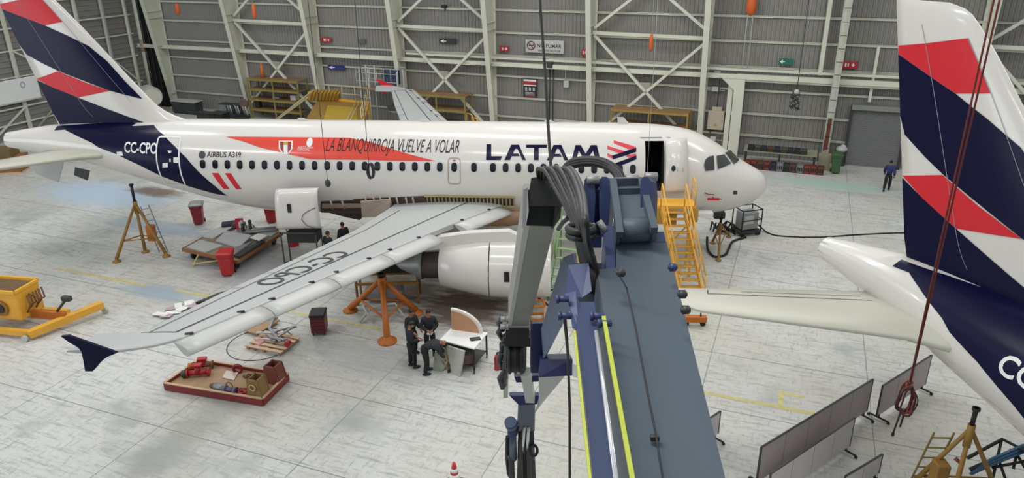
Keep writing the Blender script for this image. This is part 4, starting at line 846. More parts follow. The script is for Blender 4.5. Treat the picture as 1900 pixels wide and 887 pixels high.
# passenger stairs at the open door
st = thing('boarding_stairs', 'yellow boarding stairs leading up to the open forward door', 'stairs', (-3.9, -5.25, 0), 0)
top, bot = V((-4.55, -3.15, 3.1)), V((-3.9, -5.25, .1)); run = top-bot; sx = V((.45, 0, 0)); 
for s in (-1, 1):
    mb = MB(); mb.beam(bot+sx*s, top+sx*s, .06, .2); mb.done('stringer', YEL, st, True)
    mb = MB(); h = V((0, 0, 1.0)); mb.rod(bot+sx*s*1.05+h*.9, top+sx*s*1.05+h, .03)
    mb.rod(bot+sx*s*1.05+h*.5, top+sx*s*1.05+h*.5, .022)
    for k in range(5): p = bot.lerp(top, k/4)+sx*s*1.05; mb.rod(p, p+h*.95, .025)
    mb.done('handrail', YEL, st, True)
for k in range(13):
    p = bot.lerp(top, (k+.6)/13.4); mb = MB(); mb.box(p, (.86, .2, .035)); mb.done('tread', mat('amber_tread', '#c79339', .6, 0, .3, 5), st, True)
mb = MB(); mb.box((-4.6, -2.65, 3.1), (2.0, 1.0, .1)); pl = mb.done('platform', YEL, st, True)
mb = MB(); mb.box((-5.55, -2.7, 2.75), (.05, .9, .6)); mb.box((-4.95, -3.16, 2.7), (1.2, .05, .65)); mb.box((-3.7, -3.16, 2.75), (.4, .05, .55)); mb.done('side_board', mat('weathered_yellow_board', '#b08a3c', .7, 0, .25, 4), st, True)
for x in (-5.5, -3.65):
    mb = MB(); mb.rod((x, -3.1, 3.1), (x, -3.1, 4.1), .03); mb.rod((x, -2.2, 3.1), (x, -2.2, 4.1), .03); mb.rod((x, -3.1, 4.1), (x, -2.2, 4.1), .03); mb.rod((x, -3.1, 3.6), (x, -2.2, 3.6), .024); mb.done('platform_rail', YEL, st, True)
for x in (-5.5, -3.65):
    for y in (-3.1, -2.2):
        mb = MB(); mb.beam((x, y, 0), (x, y, 3.1), .08); mb.done('support_leg', YEL, st, True)
mb = MB(); mb.beam((-5.5, -3.1, .3), (-3.65, -3.1, 2.6), .05); mb.beam((-3.65, -2.2, .3), (-3.65, -3.1, 2.4), .05); mb.done('cross_brace', YEL, st, True)
t = thing('orange_beam_dolly', 'orange beam on small wheels on the floor past the tailplane tip', 'dolly', gz(1288, 604), .0)
mb = MB(); mb.bbox((0, 0, .28), (.85, .22, .22), .02); mb.done('beam', ORG, t)
for x in (-.3, .3): mb = MB(); mb.rod((x, -.06, .1), (x, .06, .1), .1, n=14); mb.done('wheel', BLACK, t)
mb = MB(); mb.rod((.2, 0, .35), (.2, 0, .5), .03); mb.done('lug', DGREY, t)
# olive and yellow maintenance steps behind the boom
t = thing('maintenance_steps', 'yellow and green work steps half hidden behind the boom', 'steps', gz(1046, 548), -.25)
for s in (-.5, .5):
    mb = MB(); mb.beam((s, -.6, 0), (s, 1.5, 2.4), .05, .12); mb.rod((s, -.6, .95), (s, 1.5, 3.3), .025); mb.rod((s, -.6, 0), (s, -.6, .95), .025); mb.rod((s, .5, 1.2), (s, .5, 2.2), .025); mb.rod((s, 1.5, 0), (s, 1.5, 3.3), .03); mb.done('side_frame', YEL if s > 0 else mat('green_painted_rail', '#6f9a58', .5), t)
for k in range(8): mb = MB(); mb.box((0, -.5+k*.27, .15+k*.3), (1, .2, .03)); mb.done('step', mat('light_green_step', '#8fa67e', .6, 0, .2, 4), t)
mb = MB(); mb.beam((-.9, -1.0, .35), (.5, -1.9, .05), .06); mb.beam((-.9, -1.0, .35), (.2, -.6, .75), .05); mb.done('tow_bar', DGREY, t)
t = thing('wooden_crate', 'small orange-brown wooden crate frame on the floor behind the grey boom', 'crate', gz(994, 590), .1)
mb = MB()
for z in (.05, .6):
    mb.beam((-.32, -.25, z), (.32, -.25, z), .07); mb.beam((-.32, .25, z), (.32, .25, z), .07); mb.beam((-.32, -.25, z), (-.32, .25, z), .07); mb.beam((.32, -.25, z), (.32, .25, z), .07)
mb.done('rail', ORG, t); mb = MB()
for x in (-.32, .32):
    for y in (-.25, .25): mb.beam((x, y, 0), (x, y, .62), .06)
mb.done('post', TIMBER, t)
# ground power cart
t = thing('ground_power_cart', 'grey power unit in a black tube cage below the nose', 'power cart', gz(1383, 433), .35)
mb = MB()
for x in (-.52, .52):
    for y in (-.4, .4): mb.rod((x, y, .2), (x, y, 1.3), .03)
for z in (.22, 1.3):
    for y in (-.4, .4): mb.rod((-.52, y, z), (.52, y, z), .03)
    for x in (-.52, .52): mb.rod((x, -.4, z), (x, .4, z), .03)
mb.rod((-.52, -.4, .8), (.52, -.4, .8), .025); mb.rod((.52, -.4, .8), (.52, .4, .8), .025); mb.done('tube_cage', BLACK, t)
mb = MB(); mb.bbox((0, 0, .72), (.85, .6, .85), .04); u = mb.done('power_unit', GREYM, t); mb = MB(); mb.box((-.1, -.31, .8), (.5, .02, .4)); mb.done('control_panel', LGREY, u)
mb = MB(); mb.box((0, 0, .22), (1.1, .85, .08)); mb.done('base_tray', DGREY, t)
for x in (-.42, .42):
    for y in (-.36, .36): mb = MB(); mb.rod((x, y-.05, .12), (x, y+.05, .12), .12, n=14); mb.done('wheel', BLACK, t)
def smooth(P, n=5):
    S = []
    for i in range(len(P)-1):
        p0, p1, p2, p3 = P[max(i-1, 0)], P[i], P[i+1], P[min(i+2, len(P)-1)]
        for j in range(n): s = j/n; S.append(.5*((2*p1)+(p2-p0)*s+(2*p0-5*p1+4*p2-p3)*s*s+(3*p1-p0-3*p2+p3)*s**3))
    return S+[P[-1]]
mb = MB(); mb.tube(smooth([gz(1400, 412, .6), gz(1410, 420, .2), gz(1425, 432, .04), gz(1450, 438, .03), gz(1520, 440, .03), gz(1600, 435, .03), gz(1700, 432, .03), gz(1800, 440, .03)]), .035)
tag(mb.done('power_cable', BLACK), 'long black cable trailing right across the floor from the power cart', 'cable')
mb = MB(); mb.tube(smooth([gz(1384, 440, .05), gz(1360, 448, .05), gz(1352, 462, .05), gz(1345, 473, .05), gz(1325, 476, .05), gz(1313, 462, .1), gz(1312, 440, .4)]), .055)
tag(mb.done('air_hose', BLACK), 'thick black hose curling from the power cart to the nose jack', 'hose')
# red wheelie bins
def wheelie_bin(label, loc, rz, m=REDP, lid=REDP, group='red wheelie bins', h=1.05, tilt=0.):
    t = thing('wheelie_bin', label, 'bin', loc, rz, group)
    mb = MB(); rings = []
    for z, x, y in ((.06, .2, .22), (.1, .22, .25), (h-.15, .28, .34), (h-.12, .31, .37), (h-.02, .31, .37)): rings.append([V((a, b, z)) for a, b in rrect((0, 0), 2*x, 2*y, .06, 2)])
    mb.loft(rings, 0, False); mb.done('body', m, t)
    mb = MB(); rings = []
    for z, x, y in ((h-.02, .33, .39), (h+.04, .33, .39), (h+.09, .26, .3)): rings.append([V((a, b-.01, z)) for a, b in rrect((0, 0), 2*x, 2*y, .07, 2)])
    mb.loft(rings, 0, False); mb.done('lid', lid, t)
    for s in (-.24, .24): mb = MB(); mb.rod((s-.03, .28, .1), (s+.03, .28, .1), .1, n=14); mb.done('wheel', BLACK, t)
    mb = MB(); mb.rod((-.26, .42, h-.06), (.26, .42, h-.06), .02); mb.done('handle_bar', m, t)
    return t
wheelie_bin('dark red wheelie bin with grey lid and a poster, standing alone left of the trailer', gz(370, 415), .3, mat('dark_red_plastic', '#8c2030', .45, 0, .15), GREYM)
wheelie_bin('bright red wheelie bin in front of the trailer of panels', gz(424, 510), .15)
wheelie_bin('red wheelie bin half hidden behind the standing engine cowl', gz(505, 412), .2)
wheelie_bin('dark green wheelie bin beside the cable ladder column', gz(1549, 321), HROT, mat('green_plastic', '#3c5a3a', .45, 0, .12), mat('green_plastic', '#3c5a3a'), None, 1.15)
t = thing('grey_drum', 'grey drum with lumpy white sack on top behind the green bin', 'drum', gz(1557, 306), 0)
mb = MB(); mb.lathe([(0, 0), (.32, 0), (.33, .04), (.31, .08), (.31, .8), (.33, .84), (0, .86)], n=18); mb.done('body', DGREY, t); mb = MB(); mb.ball((0, 0, 1.0), (.35, .3, .22)); mb.ball((.1, .05, 1.15), (.2, .2, .15)); mb.done('sack', LGREY, t)
# dark red tool cabinet
t = thing('tool_cabinet', 'dark red tool cabinet with black top alone on the open floor', 'cabinet', gz(594, 616), .12)
mb = MB(); mb.bbox((0, 0, .42), (.52, .6, .64), .03); b = mb.done('body', mat('cabinet_red', '#6e1f26', .4, 0, .15, 3), t)
mb = MB(); mb.bbox((0, 0, .79), (.56, .66, .12), .04); mb.done('top_tray', BLACK, t)
for k in range(4): mb = MB(); mb.bbox((0, -.305, .2+k*.14), (.44, .03, .12), .008); d = mb.done('drawer', mat('cabinet_red', '#6e1f26'), t); mb = MB(); mb.box((0, -.325, .24+k*.14), (.4, .015, .02)); mb.done('drawer_pull', DGREY, d)
for x in (-.2, .2):
    for y in (-.22, .22): mb = MB(); mb.rod((x-.02, y, .055), (x+.02, y, .055), .055, n=12); mb.done('caster', BLACK, t)
# engine fan cowl standing on a stand in front of the fuselage
t = thing('engine_cowl', 'white engine cowl standing on a tall dark stand in front of the fuselage', 'engine cowl', (-20.1, -2.75, 0), 0)
def cw(px, py, Y=-2.75): return gy(px, py, Y)-V((-20.1, -2.75, 0))
TL, TR, BL, BR = cw(510, 353), cw(588, 351), cw(517, 428), cw(597, 426); n = 14
mb = MB(); outer = []; inner = []
for k in range(9):
    f = k/8; a_, b_ = TL.lerp(TR, f), BL.lerp(BR, f); zc, hh = (a_.z+b_.z)/2, (a_.z-b_.z)/2
    for lst, dp in ((outer, .42), (inner, .36)):
        row = []
        for i in range(n+1):
            th = PI*i/n; p = b_.lerp(a_, (1-math.cos(th))/2); row.append(V((p.x, .25-dp*math.sin(th)**.6*(1-.06*f), zc-(hh if lst is outer else hh*.97)*math.cos(th))))
        lst.append(row)
for k in range(8):
    for i in range(n):
        mb.add([outer[k][i], outer[k][i+1], outer[k+1][i+1], outer[k+1][i]], [(0, 1, 2, 3)], 0, True); mb.add([inner[k][i], inner[k][i+1], inner[k+1][i+1], inner[k+1][i]], [(0, 1, 2, 3)], 1, True)
for row in (0, 8):
    for i in range(n): mb.add([outer[row][i], outer[row][i+1], inner[row][i+1], inner[row][i]], [(0, 1, 2, 3)], 0)
for k in range(8):
    for i in (0, n): mb.add([outer[k][i], outer[k+1][i], inner[k+1][i], inner[k][i]], [(0, 1, 2, 3)], 0)
mb.done('cowl_shell', [WHITE, DGREY], t)
mb = MB(); p = cw(539, 384); mb.box((p.x, -.17, p.z), (.16, .03, .38)); mb.done('vent_grille', BLACK, t)
for q in ([(562, 405), (565, 396), (576, 388), (588, 383)], [(562, 405), (570, 416), (586, 424)]):
    mb = MB(); P = smooth([cw(*u) for u in q], 4); zc, hh = (TL.z+BL.z)/2, (TL.z-BL.z)/2
    mb.tube([V((u.x, .25-.425*max(.02, math.sin(math.acos(max(-1, min(1, -(u.z-zc)/hh)))))**.6-.004, u.z)) for u in P], .012, 6); mb.done('panel_seam', LINE, t)
zb = BL.z
mb = MB(); mb.bbox((.1, .35, zb-.3), (1.3, .8, .5), .04); mb.done('dark_base_box', BLACK, t)
for x in (-.75, .75):
    for y in (-.15, .6): mb = MB(); mb.beam((x, y, .1), (x, y, zb-.02), .05); lg = mb.done('stand_leg', DGREY, t); mb = MB(); mb.rod((x-.03, y, .08), (x+.03, y, .08), .08, n=12); c_ = mb.done('caster', BLACK, t); c_.parent = lg
for a_, b_ in (((-.8, -.15, zb-.05), (.8, -.15, zb-.05)), ((-.8, .6, zb-.05), (.8, .6, zb-.05)), ((-.75, -.15, .35), (.75, .6, .35))): mb = MB(); mb.beam(a_, b_, .05); mb.done('stand_rail', DGREY, t)
t = thing('red_canister', 'ribbed red canister on the floor behind the standing engine cowl', 'canister', gz(545, 455), 0)
mb = MB(); mb.lathe([(0, 0), (.24, 0), (.25, .05), (.23, .1), (.25, .15), (.23, .2), (.25, .3), (.24, .55), (.2, .6), (0, .62)], n=18); mb.done('body', REDP, t); mb = MB(); mb.tube([(-.1, 0, .6), (-.1, 0, .7), (.1, 0, .7), (.1, 0, .6)], .02); mb.done('handle', BLACK, t)
# low trailer with dismantled panels
fl_, fr_, br_ = [V((p.x, p.y, 0)) for p in (gz(338, 462, .5), gz(440, 485, .5), gz(524, 432, .5))]; ex = (fr_-fl_); ey = (br_-fr_); bl_ = fl_+ey
t = thing('flat_trailer', 'low wooden flat trailer loaded with dismantled grey wing panels', 'trailer', (fl_.x, fl_.y, 0), 0)
q = lambda a, b, z: fl_+ex*a+ey*b+V((0, 0, z))
mb = MB(); mb.prism([q(0, 0, .42), q(1, 0, .42), q(1, 1, .42), q(0, 1, .42)], (0, 0, .1)); mb.done('deck', mat('weathered_deck', '#8f8570', .75, 0, .25, 3), t, True)
mb = MB(); mb.beam(q(0, 0, .46), q(1, 0, .46), .06, .14); mb.beam(q(1, 0, .46), q(1, 1, .46), .06, .14); mb.beam(q(0, 0, .46), q(0, 1, .46), .06, .14); mb.done('edge_board', mat('brown_board', '#8a5a34', .7, 0, .25, 4), t, True)
for a, b in ((.12, .08), (.9, .08), (.12, .9), (.9, .9)): mb = MB(); p = q(a, b, .2); mb.rod(p-V((.06, 0, 0)), p+V((.06, 0, 0)), .2, n=16); mb.done('wheel', BLACK, t, True)
mb = MB(); e = gz(361, 494)+V((0, 0, .12)); mb.beam(q(.3, 0, .42), e, .05); mb.beam(q(.75, 0, .42), e, .05); mb.rod(e-V((0, 0, .1)), e+V((0, 0, .05)), .06); mb.done('drawbar', mat('cream_drawbar', '#b9ac72', .6), t, True)
def slab(label, name, corners, z, th, m, cat='panel', group='dismantled panels on the trailer'):
    mb = MB(); mb.prism([q(a, b, z+dz) for a, b, dz in corners], (0, 0, th)); return tag(mb.done(name, m), label, cat, group)
slab('pale grey panel with a round boss at the front left of the trailer', 'metal_sheet', ((.05, .05, 0), (.42, .02, 0), (.5, .28, 0), (.06, .3, 0)), .53, .05, LGREY)
slab('large pale grey wedge panel leaning across the middle of the trailer', 'metal_sheet', ((.3, .36, 0), (.78, .3, .02), (.76, .6, .2), (.25, .62, .1)), .53, .06, WINGG)
slab('dark framed grey panel along the near right side of the trailer', 'metal_sheet', ((.6, .06, 0), (.88, .08, 0), (.88, .5, .1), (.8, .29, .1)), .54, .08, GREYM)
slab('long narrow grey flap at the rear left of the trailer', 'long_flap', ((.02, .4, 0), (.2, .42, 0), (.22, .95, .05), (.06, .95, .05)), .53, .06, LGREY)
slab('small white tray panel at the right middle of the trailer', 'metal_sheet', ((.78, .55, 0), (.97, .52, 0), (.97, .7, 0), (.8, .7, 0)), .72, .04, WHITEP)
slab('mid grey curved panel at the back of the trailer', 'metal_sheet', ((.3, .68, 0), (.6, .66, 0), (.62, .9, .12), (.35, .92, .12)), .53, .05, GREYM)
slab('small grey square panel at the back right corner of the trailer', 'metal_sheet', ((.72, .82, 0), (.95, .8, 0), (.95, .97, 0), (.74, .98, 0)), .54, .05, LGREY)
slab('narrow dark strip along the near right edge of the trailer', 'metal_sheet', ((.9, .06, 0), (1.0, .06, 0), (1.0, .6, 0), (.93, .6, 0)), .55, .1, DGREY)
for k, (a, b, c, d, lb) in enumerate(((.55, .72, .98, .95, 'long grey tube at the rear right of the trailer, outermost'), (.5, .78, .9, .99, 'long grey tube at the rear right of the trailer, innermost'))):
    mb = MB(); mb.rod(q(a, b, .65), q(c, d, .72), .07); tag(mb.done('grey_tube', GREYM), lb, 'tube')
mb = MB(); mb.bbox(q(.12, .85, .66), (.7, .5, .22), .08, .4); tag(mb.done('dark_blue_bag', mat('bag_navy', '#2e3048', .7)), 'dark blue soft bag at the back left of the trailer', 'bag')
mb = MB(); mb.bbox(q(.28, .88, .66), (.6, .4, .24), .06, .2); tag(mb.done('brown_bag', mat('bag_brown', '#5b4444', .8)), 'dull brown bag beside the red placard on the trailer', 'bag')
mb = MB(); mb.box(q(.38, .8, .84), (.36, .05, .62), .2); mb.box(q(.38, .8, .84)+V((.02, -.03, 0)), (.12, .02, .3), .2, 1); tag(mb.done('red_placard', [mat('pinkish_red', '#c63044', .5), WHITEP]), 'bright red upright placard standing on the trailer', 'placard')
for k, (x, y, lb) in enumerate(((452, 430, 'short dark post with a white cap right of the red placard'), (466, 429, 'short dark post with a hook, right of the white-capped post'))):
    p = gz(x, y+2, .53); mb = MB(); mb.rod(p, p+V((0, 0, .5)), .09, .07, 12); mb.ball(p+V((0, 0, .54)), .09, 10, 1); mb.tube([p+V((0, 0, .4)), p+V((.16, 0, .36)), p+V((.18, 0, .25))], .025); tag(mb.done('dark_post', [DGREY, LGREY if k == 0 else DGREY]), lb, 'post')
# scattered white sheets behind the wing tip
random.seed(12)
for k, (x, y) in enumerate(((318, 573), (331, 568), (345, 571), (322, 582), (309, 589), (299, 586), (337, 577), (352, 566), (361, 571))):
    p = gz(x, y); mb = MB(); mb.box((p.x, p.y, .02+.012*k), (random.uniform(.3, .6), random.uniform(.22, .4), .02), random.uniform(0, 3), 0, Matrix.Rotation(random.uniform(0, 3), 3, 'Z') @ Matrix.Rotation(random.uniform(-.12, .12), 3, 'X'))
    tag(mb.done('white_sheet_scrap', WHITEP if k % 4 else mat('greyish_pink', '#b3a0a4', .6)), 'loose flat scrap in the white heap behind the wing tip', 'scrap', 'scraps in the heap behind the wing tip')
# plywood, pallet and bars on the painted ring
A = [gz(452, 618), gz(478, 626), gz(520, 600), gz(490, 591)]
mb = MB(); mb.prism([p+V((0, 0, .1)) for p in A], (0, 0, .05)); mb.prism([p*1.0+V((0, 0, 0)) for p in [A[0].lerp(A[2], .1), A[1].lerp(A[3], .1), A[2].lerp(A[0], .1), A[3].lerp(A[1], .1)]], (0, 0, .1)); tag(mb.done('plywood_sheet', WOOD), 'worn plywood sheet lying beside the wooden pallet', 'board')
t = thing('wooden_pallet', 'broken wooden pallet under a heap of silver bars', 'pallet', gz(507, 640), -.3)
for k in range(5): mb = MB(); mb.box((0, -.5+k*.25, .13), (1.5, .14, .03)); mb.done('deck_board', TIMBER, t)
for x in (-.65, 0, .65): mb = MB(); mb.box((x, 0, .055), (.1, 1.1, .1)); mb.done('bearer', WOOD, t)
bars = ((478, 628, 512, 630, .3), (502, 622, 522, 648, .34), (496, 628, 512, 645, .28), (510, 626, 546, 618, .32), (505, 640, 530, 646, .36), (518, 640, 548, 622, .4), (488, 636, 520, 640, .22), (500, 618, 510, 598, .25), (512, 632, 528, 628, .42))
for k, (x0, y0, x1, y1, z) in enumerate(bars):
    a_, b_ = gz(x0, y0), gz(x1, y1); mb = MB(); mb.beam(a_+V((0, 0, z-.06)), b_+V((0, 0, z-.03)), .09, .05); mb.beam(a_.lerp(b_, .9)+V((0, 0, z-.06)), a_.lerp(b_, .9)+V((.12, .1, z-.06)), .05)
    tag(mb.done('metal_bar', GREYM if k % 3 else LGREY), 'silver metal bar in the heap on the broken pallet', 'bar', 'silver bars on the broken pallet')
mb = MB(); mb.rod(gz(531, 640, .235), gz(537, 635, .235), .09, n=14); tag(mb.done('red_cap', REDP), 'small red cylinder cap at the right of the bar heap', 'cap')  # small red cylinder cap lying on its side
mb = MB(); mb.prism([gz(466, 640, .03), gz(472, 650, .03), gz(492, 632, .2), (gz(480, 629, .2))], (0, 0, .03)); tag(mb.done('pink_board', mat('pink_board', '#b88583', .7)), 'pinkish board at the left of the bar heap', 'board')
mb = MB(); mb.tube([HW(-15.78+1.12*math.cos(a*PI/32), -14.86+1.12*math.sin(a*PI/32), .002) for a in range(64)], .018, 6, closed=True)
tag(mb.done('floor_ring', LINE), 'thin dark ring joint in the floor around the pallet', 'floor ring', None, 'structure')
# yellow floor lines
mb = MB()
yl = mat('faded_yellow_line', '#c6bd80', .6, 0, .4, 6)
for a_, b_, n0, n1 in ((-28.5, -23.4, -12.65, -12.5), (-22, -19.6, -12.55, -12.4), (-17.0, -12.2, -12.53, -12.4), (-1.6, 2.8, -12.58, -12.42), (1.45, 1.6, -12.42, -11.6), (1.6, 2.2, -11.75, -11.62), (-18.3, -17.6, -14.7, -14.3), (-17.7, -17.2, -13.9, -13.7)):
    mb.add([HW(a_, n0, .003), HW(b_, n0, .003), HW(b_, n1, .003), HW(a_, n1, .003)], [(0, 1, 2, 3)])
tag(mb.done('floor_marking', yl), 'faded yellow painted lines on the concrete floor', 'floor marking', None, 'structure')
# red-edged wooden tray with parts
q0, q1, q2, q3 = gz(307, 724), gz(489, 754), gz(536, 706), gz(372, 680)
t = thing('wooden_tray', 'large wooden tray with dark red sides holding loose parts', 'tray', (q0.x, q0.y, 0), 0)
Q = lambda a_, b_, z: (q0.lerp(q1, a_)).lerp(q3.lerp(q2, a_), b_)+V((0, 0, z))
mb = MB(); mb.prism([Q(0, 0, .1), Q(1, 0, .1), Q(1, 1, .1), Q(0, 1, .1)], (0, 0, .06)); mb.done('tray_floor', WOOD, t, True)
for a_, b_ in (((0, 0), (1, 0)), ((1, 0), (1, 1)), ((1, 1), (0, 1)), ((0, 1), (0, 0))):
    mb = MB(); mb.beam(Q(*a_, .15), Q(*b_, .15), .07, .24); e = mb.done('side_board', REDB, t, True)
    mb = MB(); mb.beam(Q(*a_, .28), Q(*b_, .28), .08, .03); c_ = mb.done('timber_cap', TIMBER, t, True); c_.parent = e
for k, (x, y, s, lb) in enumerate(((369, 698, 1, 'red valve body with green end at the left of the wooden tray'), (378, 684, .9, 'brown and red valve body behind the green-ended one'))):
    p = gz(x, y, .16); t = thing('valve_body', lb, 'valve', p, .2)
    mb = MB(); mb.rod((-.35*s, 0, .14), (.35*s, 0, .14), .09*s, n=14); mb.rod((-.35*s, 0, .14), (-.3*s, 0, .14), .14*s, n=14); mb.rod((.3*s, 0, .14), (.36*s, 0, .14), .14*s, n=14); mb.done('pipe', mat('valve_brown', '#6b4a33', .6) if k else REDP, t)
    mb = MB(); mb.rod((0, 0, .1), (0, 0, .36*s), .12*s, .09*s, n=14); mb.bbox((0, 0, .4*s), (.3, .2, .1), .02); mb.done('actuator', REDP, t)
    mb = MB(); mb.rod((-.5*s, 0, .13), (-.36*s, 0, .14), .12*s, n=14); mb.done('end_cap', mat('dark_green_cap', '#33492f', .6) if k == 0 else ORG, t)
a_, b_ = gz(398, 716, .3), gz(432, 724, .3)
t = thing('silver_cylinder', 'silver hydraulic cylinder lying in the middle of the wooden tray', 'cylinder', (a_+b_)/2, yawof(a_, b_))
mb = MB(); mb.rod((-.34, 0, 0), (.1, 0, 0), .11, n=18); mb.done('barrel', GREYM, t); mb = MB(); mb.rod((.1, 0, 0), (.45, 0, 0), .08, n=14); mb.rod((.4, 0, 0), (.5, 0, 0), .12, n=14); mb.done('end_fitting', mat('purple_grey', '#5a556b', .5), t); mb = MB(); mb.rod((-.5, 0, -.02), (-.34, 0, 0), .07, .1, n=12); mb.tube([(.2+.12*math.cos(x*PI/6), .05, .1+.12*math.sin(x*PI/6)) for x in range(12)], .015, closed=True); mb.done('hose_end', mat('valve_brown', '#6b4a33'), t)
p = gz(453, 730, .2); mb = MB(); random.seed(2)
for k in range(3): mb.tube([p+V((random.uniform(-.02, .02)+.16*math.cos(x*PI/8), .14*math.sin(x*PI/8), .06*k+.03*math.sin(x))) for x in range(16)], .022, closed=True)
tag(mb.done('red_hose_coil', REDP), 'small red hose coil at the near edge of the wooden tray', 'hose coil')
p = gz(441, 690, .2); mb = MB()
for k in range(2): mb.tube([p+V((.14*math.cos(x*PI/8), .05*k, .1+.14*math.sin(x*PI/8))) for x in range(16)], .035, closed=True)
tag(mb.done('dark_red_ring', mat('dark_red_plastic', '#8c2030')), 'dark red ring lying near the back edge of the wooden tray', 'ring')
mb = MB(); mb.prism([gz(412, 701, .17), gz(434, 706, .17), gz(442, 692, .18), gz(420, 688, .17)], (0, 0, .015)); tag(mb.done('clear_plastic_sheet', mat('pale_plastic', '#c3b9ad', .3)), 'crumpled pale plastic sheet in the middle of the wooden tray', 'plastic sheet')
def chock(label, foot, w, d, h, rz, m):
    t = thing('wooden_chock', label, 'chock', foot, rz)
    for s in (-1, 1):
        mb = MB(); mb.prism([(-w/2, s*d/2-.03, 0), (w/2, s*d/2-.03, 0), (w*.28, s*d/2-.03, h), (-w*.36, s*d/2-.03, h)], (0, .06, 0)); mb.done('side_plate', m, t)
    mb = MB(); mb.prism([(-w/2, -d/2, 0), (-w*.36, -d/2, h), (-w*.28, -d/2, h), (-w*.42, -d/2, 0)], (0, d, 0)); mb.prism([(w/2, -d/2, 0), (w*.28, -d/2, h), (w*.2, -d/2, h), (w*.42, -d/2, 0)], (0, d, 0)); mb.box((0, 0, h*.5), (w*.6, d, .05)); mb.done('web', m, t); return t
chock('tall red-brown wooden chock stand at the back corner of the wooden tray', gz(512, 706, .17), .6, .4, .62, -.3, mat('redbrown_wood', '#7c4435', .7, 0, .3, 4))
t = chock('tall tan wooden chock stand in front of the red-brown one', gz(481, 733, .17), .55, .4, .66, -.25, mat('tan_wood', '#8a6c40', .7, 0, .3, 4))
mb = MB(); mb.tube([(.1*math.cos(x*PI/6), -.26, .42+.1*math.sin(x*PI/6)) for x in range(12)], .02, closed=True); mb.done('rope_loop', TIMBER, t)
mb = MB(); mb.rod(gz(452, 697, .2), gz(468, 700, .2), .05); mb.tube([gz(455, 702, .2), gz(460, 694, .35), gz(470, 696, .2)], .025); tag(mb.done('brown_shaft', mat('valve_brown', '#6b4a33')), 'brown shaft behind the tan chock stand', 'shaft')
# yellow tow machine at the left edge
t = thing('tow_machine', 'yellow wheeled machine with an open frame at the left edge', 'tow machine', gz(14, 604), -.12)
mb = MB(); mb.bbox((.15, .2, 1.02), (1.9, 1.1, 1.1), .05); mb.done('body', YEL, t)
mb = MB()
for (a_, b_, c_, d_) in ((-.85, -.38, 1.1, -.38), (1.1, -.38, 1.1, .75), (1.1, .75, -.85, .75), (-.85, .75, -.85, -.38)): mb.beam((a_, b_, 1.62), (c_, d_, 1.62), .1, .1)
mb.done('rim', mat('bright_yellow_rim', '#e0a92c', .5, 0, .1), t)
mb = MB(); mb.box((.1, .2, 1.58), (1.6, .9, .04)); mb.done('open_well', mat('well_brown', '#6a5233', .7, 0, .4, 6), t)
mb = MB(); mb.rod((.35, -.36, .95), (.35, -.42, .95), .3, n=24); mb.rod((.35, -.4, .95), (.35, -.46, .95), .18, n=20, mi=1); mb.done('hub_disc', [DKYEL, BLACK], t)
mb = MB(); mb.box((.15, -.36, 1.32), (.16, .02, .14)); mb.done('white_label', WHITEP, t)
mb = MB(); mb.beam((-1.2, -.75, .24), (1.75, -.75, .24), .18, .2); mb.beam((1.7, -.85, .24), (3.0, 1.4, .4), .26, .26); mb.beam((-1.2, .9, .24), (1.9, .9, .24), .18, .2); mb.done('base_frame', YEL, t)
mb = MB(); mb.beam((1.1, .1, .55), (2.3, .3, .4), .14, .3); mb.done('brace_arm', ORG, t)
mb = MB(); mb.rod((2.0, .3, .6), (2.4, .5, 1.1), .05); mb.bbox((2.35, .5, 1.05), (.35, .2, .2), .04); mb.done('hitch_head', DGREY, t)
for p in ((1.6, -.95, .12), (3.0, 1.45, .12), (-.9, -.75, .12), (-.9, .9, .12)): mb = MB(); mb.rod((p[0], p[1]-.05, p[2]), (p[0], p[1]+.05, p[2]), .12, n=14); mb.done('caster', LGREY if p[0] > 1 else BLACK, t)
mb = MB()
for k in range(6): mb.tube([(1.15, -.1+.14*k, .7+.1*(k % 3)), (1.35, -.1+.14*k, 1.0), (1.2, .0+.14*k, 1.35)], .03)
mb.rod((1.05, .2, 1.3), (1.7, .1, 1.2), .03); mb.done('pipework', mat('valve_brown', '#6b4a33'), t)
# white work table with parts
w0, w1, w2, w3 = gz(829, 646, .92), gz(880, 649, .92), gz(905, 619, .92), gz(838, 610, .92)
w0 = gz(816, 632, .92)
t = thing('work_table', 'white-topped work table on a dark wheeled frame by the four workers', 'table', gz(865, 665), 0)
mb = MB(); mb.prism([w0, w1, w2, w3], (0, 0, .04)); mb.done('table_top', WHITEP, t, True)
for p in (w0, w1, w2, w3):
    p = p+((w0+w1+w2+w3)/4-p)*.06; mb = MB(); mb.beam((p.x, p.y, .12), (p.x, p.y, .92), .06); lg = mb.done('leg', BLACK, t, True); mb = MB(); mb.rod((p.x-.02, p.y, .07), (p.x+.02, p.y, .07), .07, n=12); c_ = mb.done('caster', DGREY, t, True); c_.parent = lg
mb = MB(); mb.prism([p.lerp((w0+w2)/2, .08)-V((0, 0, .68)) for p in (w0, w1, w2, w3)], (0, 0, .04)); mb.done('lower_shelf', DGREY, t, True)
mb = MB(); mb.prism([p-V((0, 0, .12)) for p in (w0, w1)]+[w1-V((0, 0, .02)), w0-V((0, 0, .02))], (0, .03, 0)); mb.done('apron', BLACK, t, True)
pa, pb = gz(838, 611, .96), gz(887, 618, .96); ax = (pb-pa); mb = MB()
prof = [pa]+[pa+ax*math.sin(k*PI/20)*1.15+V((0, 0, .78*math.cos(k*PI/20))) for k in range(0, 11)]
mb.prism(prof, (.03, .1, 0)); mb.prism([p+V((0, -.01, 0)) if i == 0 else p.lerp(pa, .1)+V((0, -.01, 0)) for i, p in enumerate(prof)], (0, .005, 0), 1)
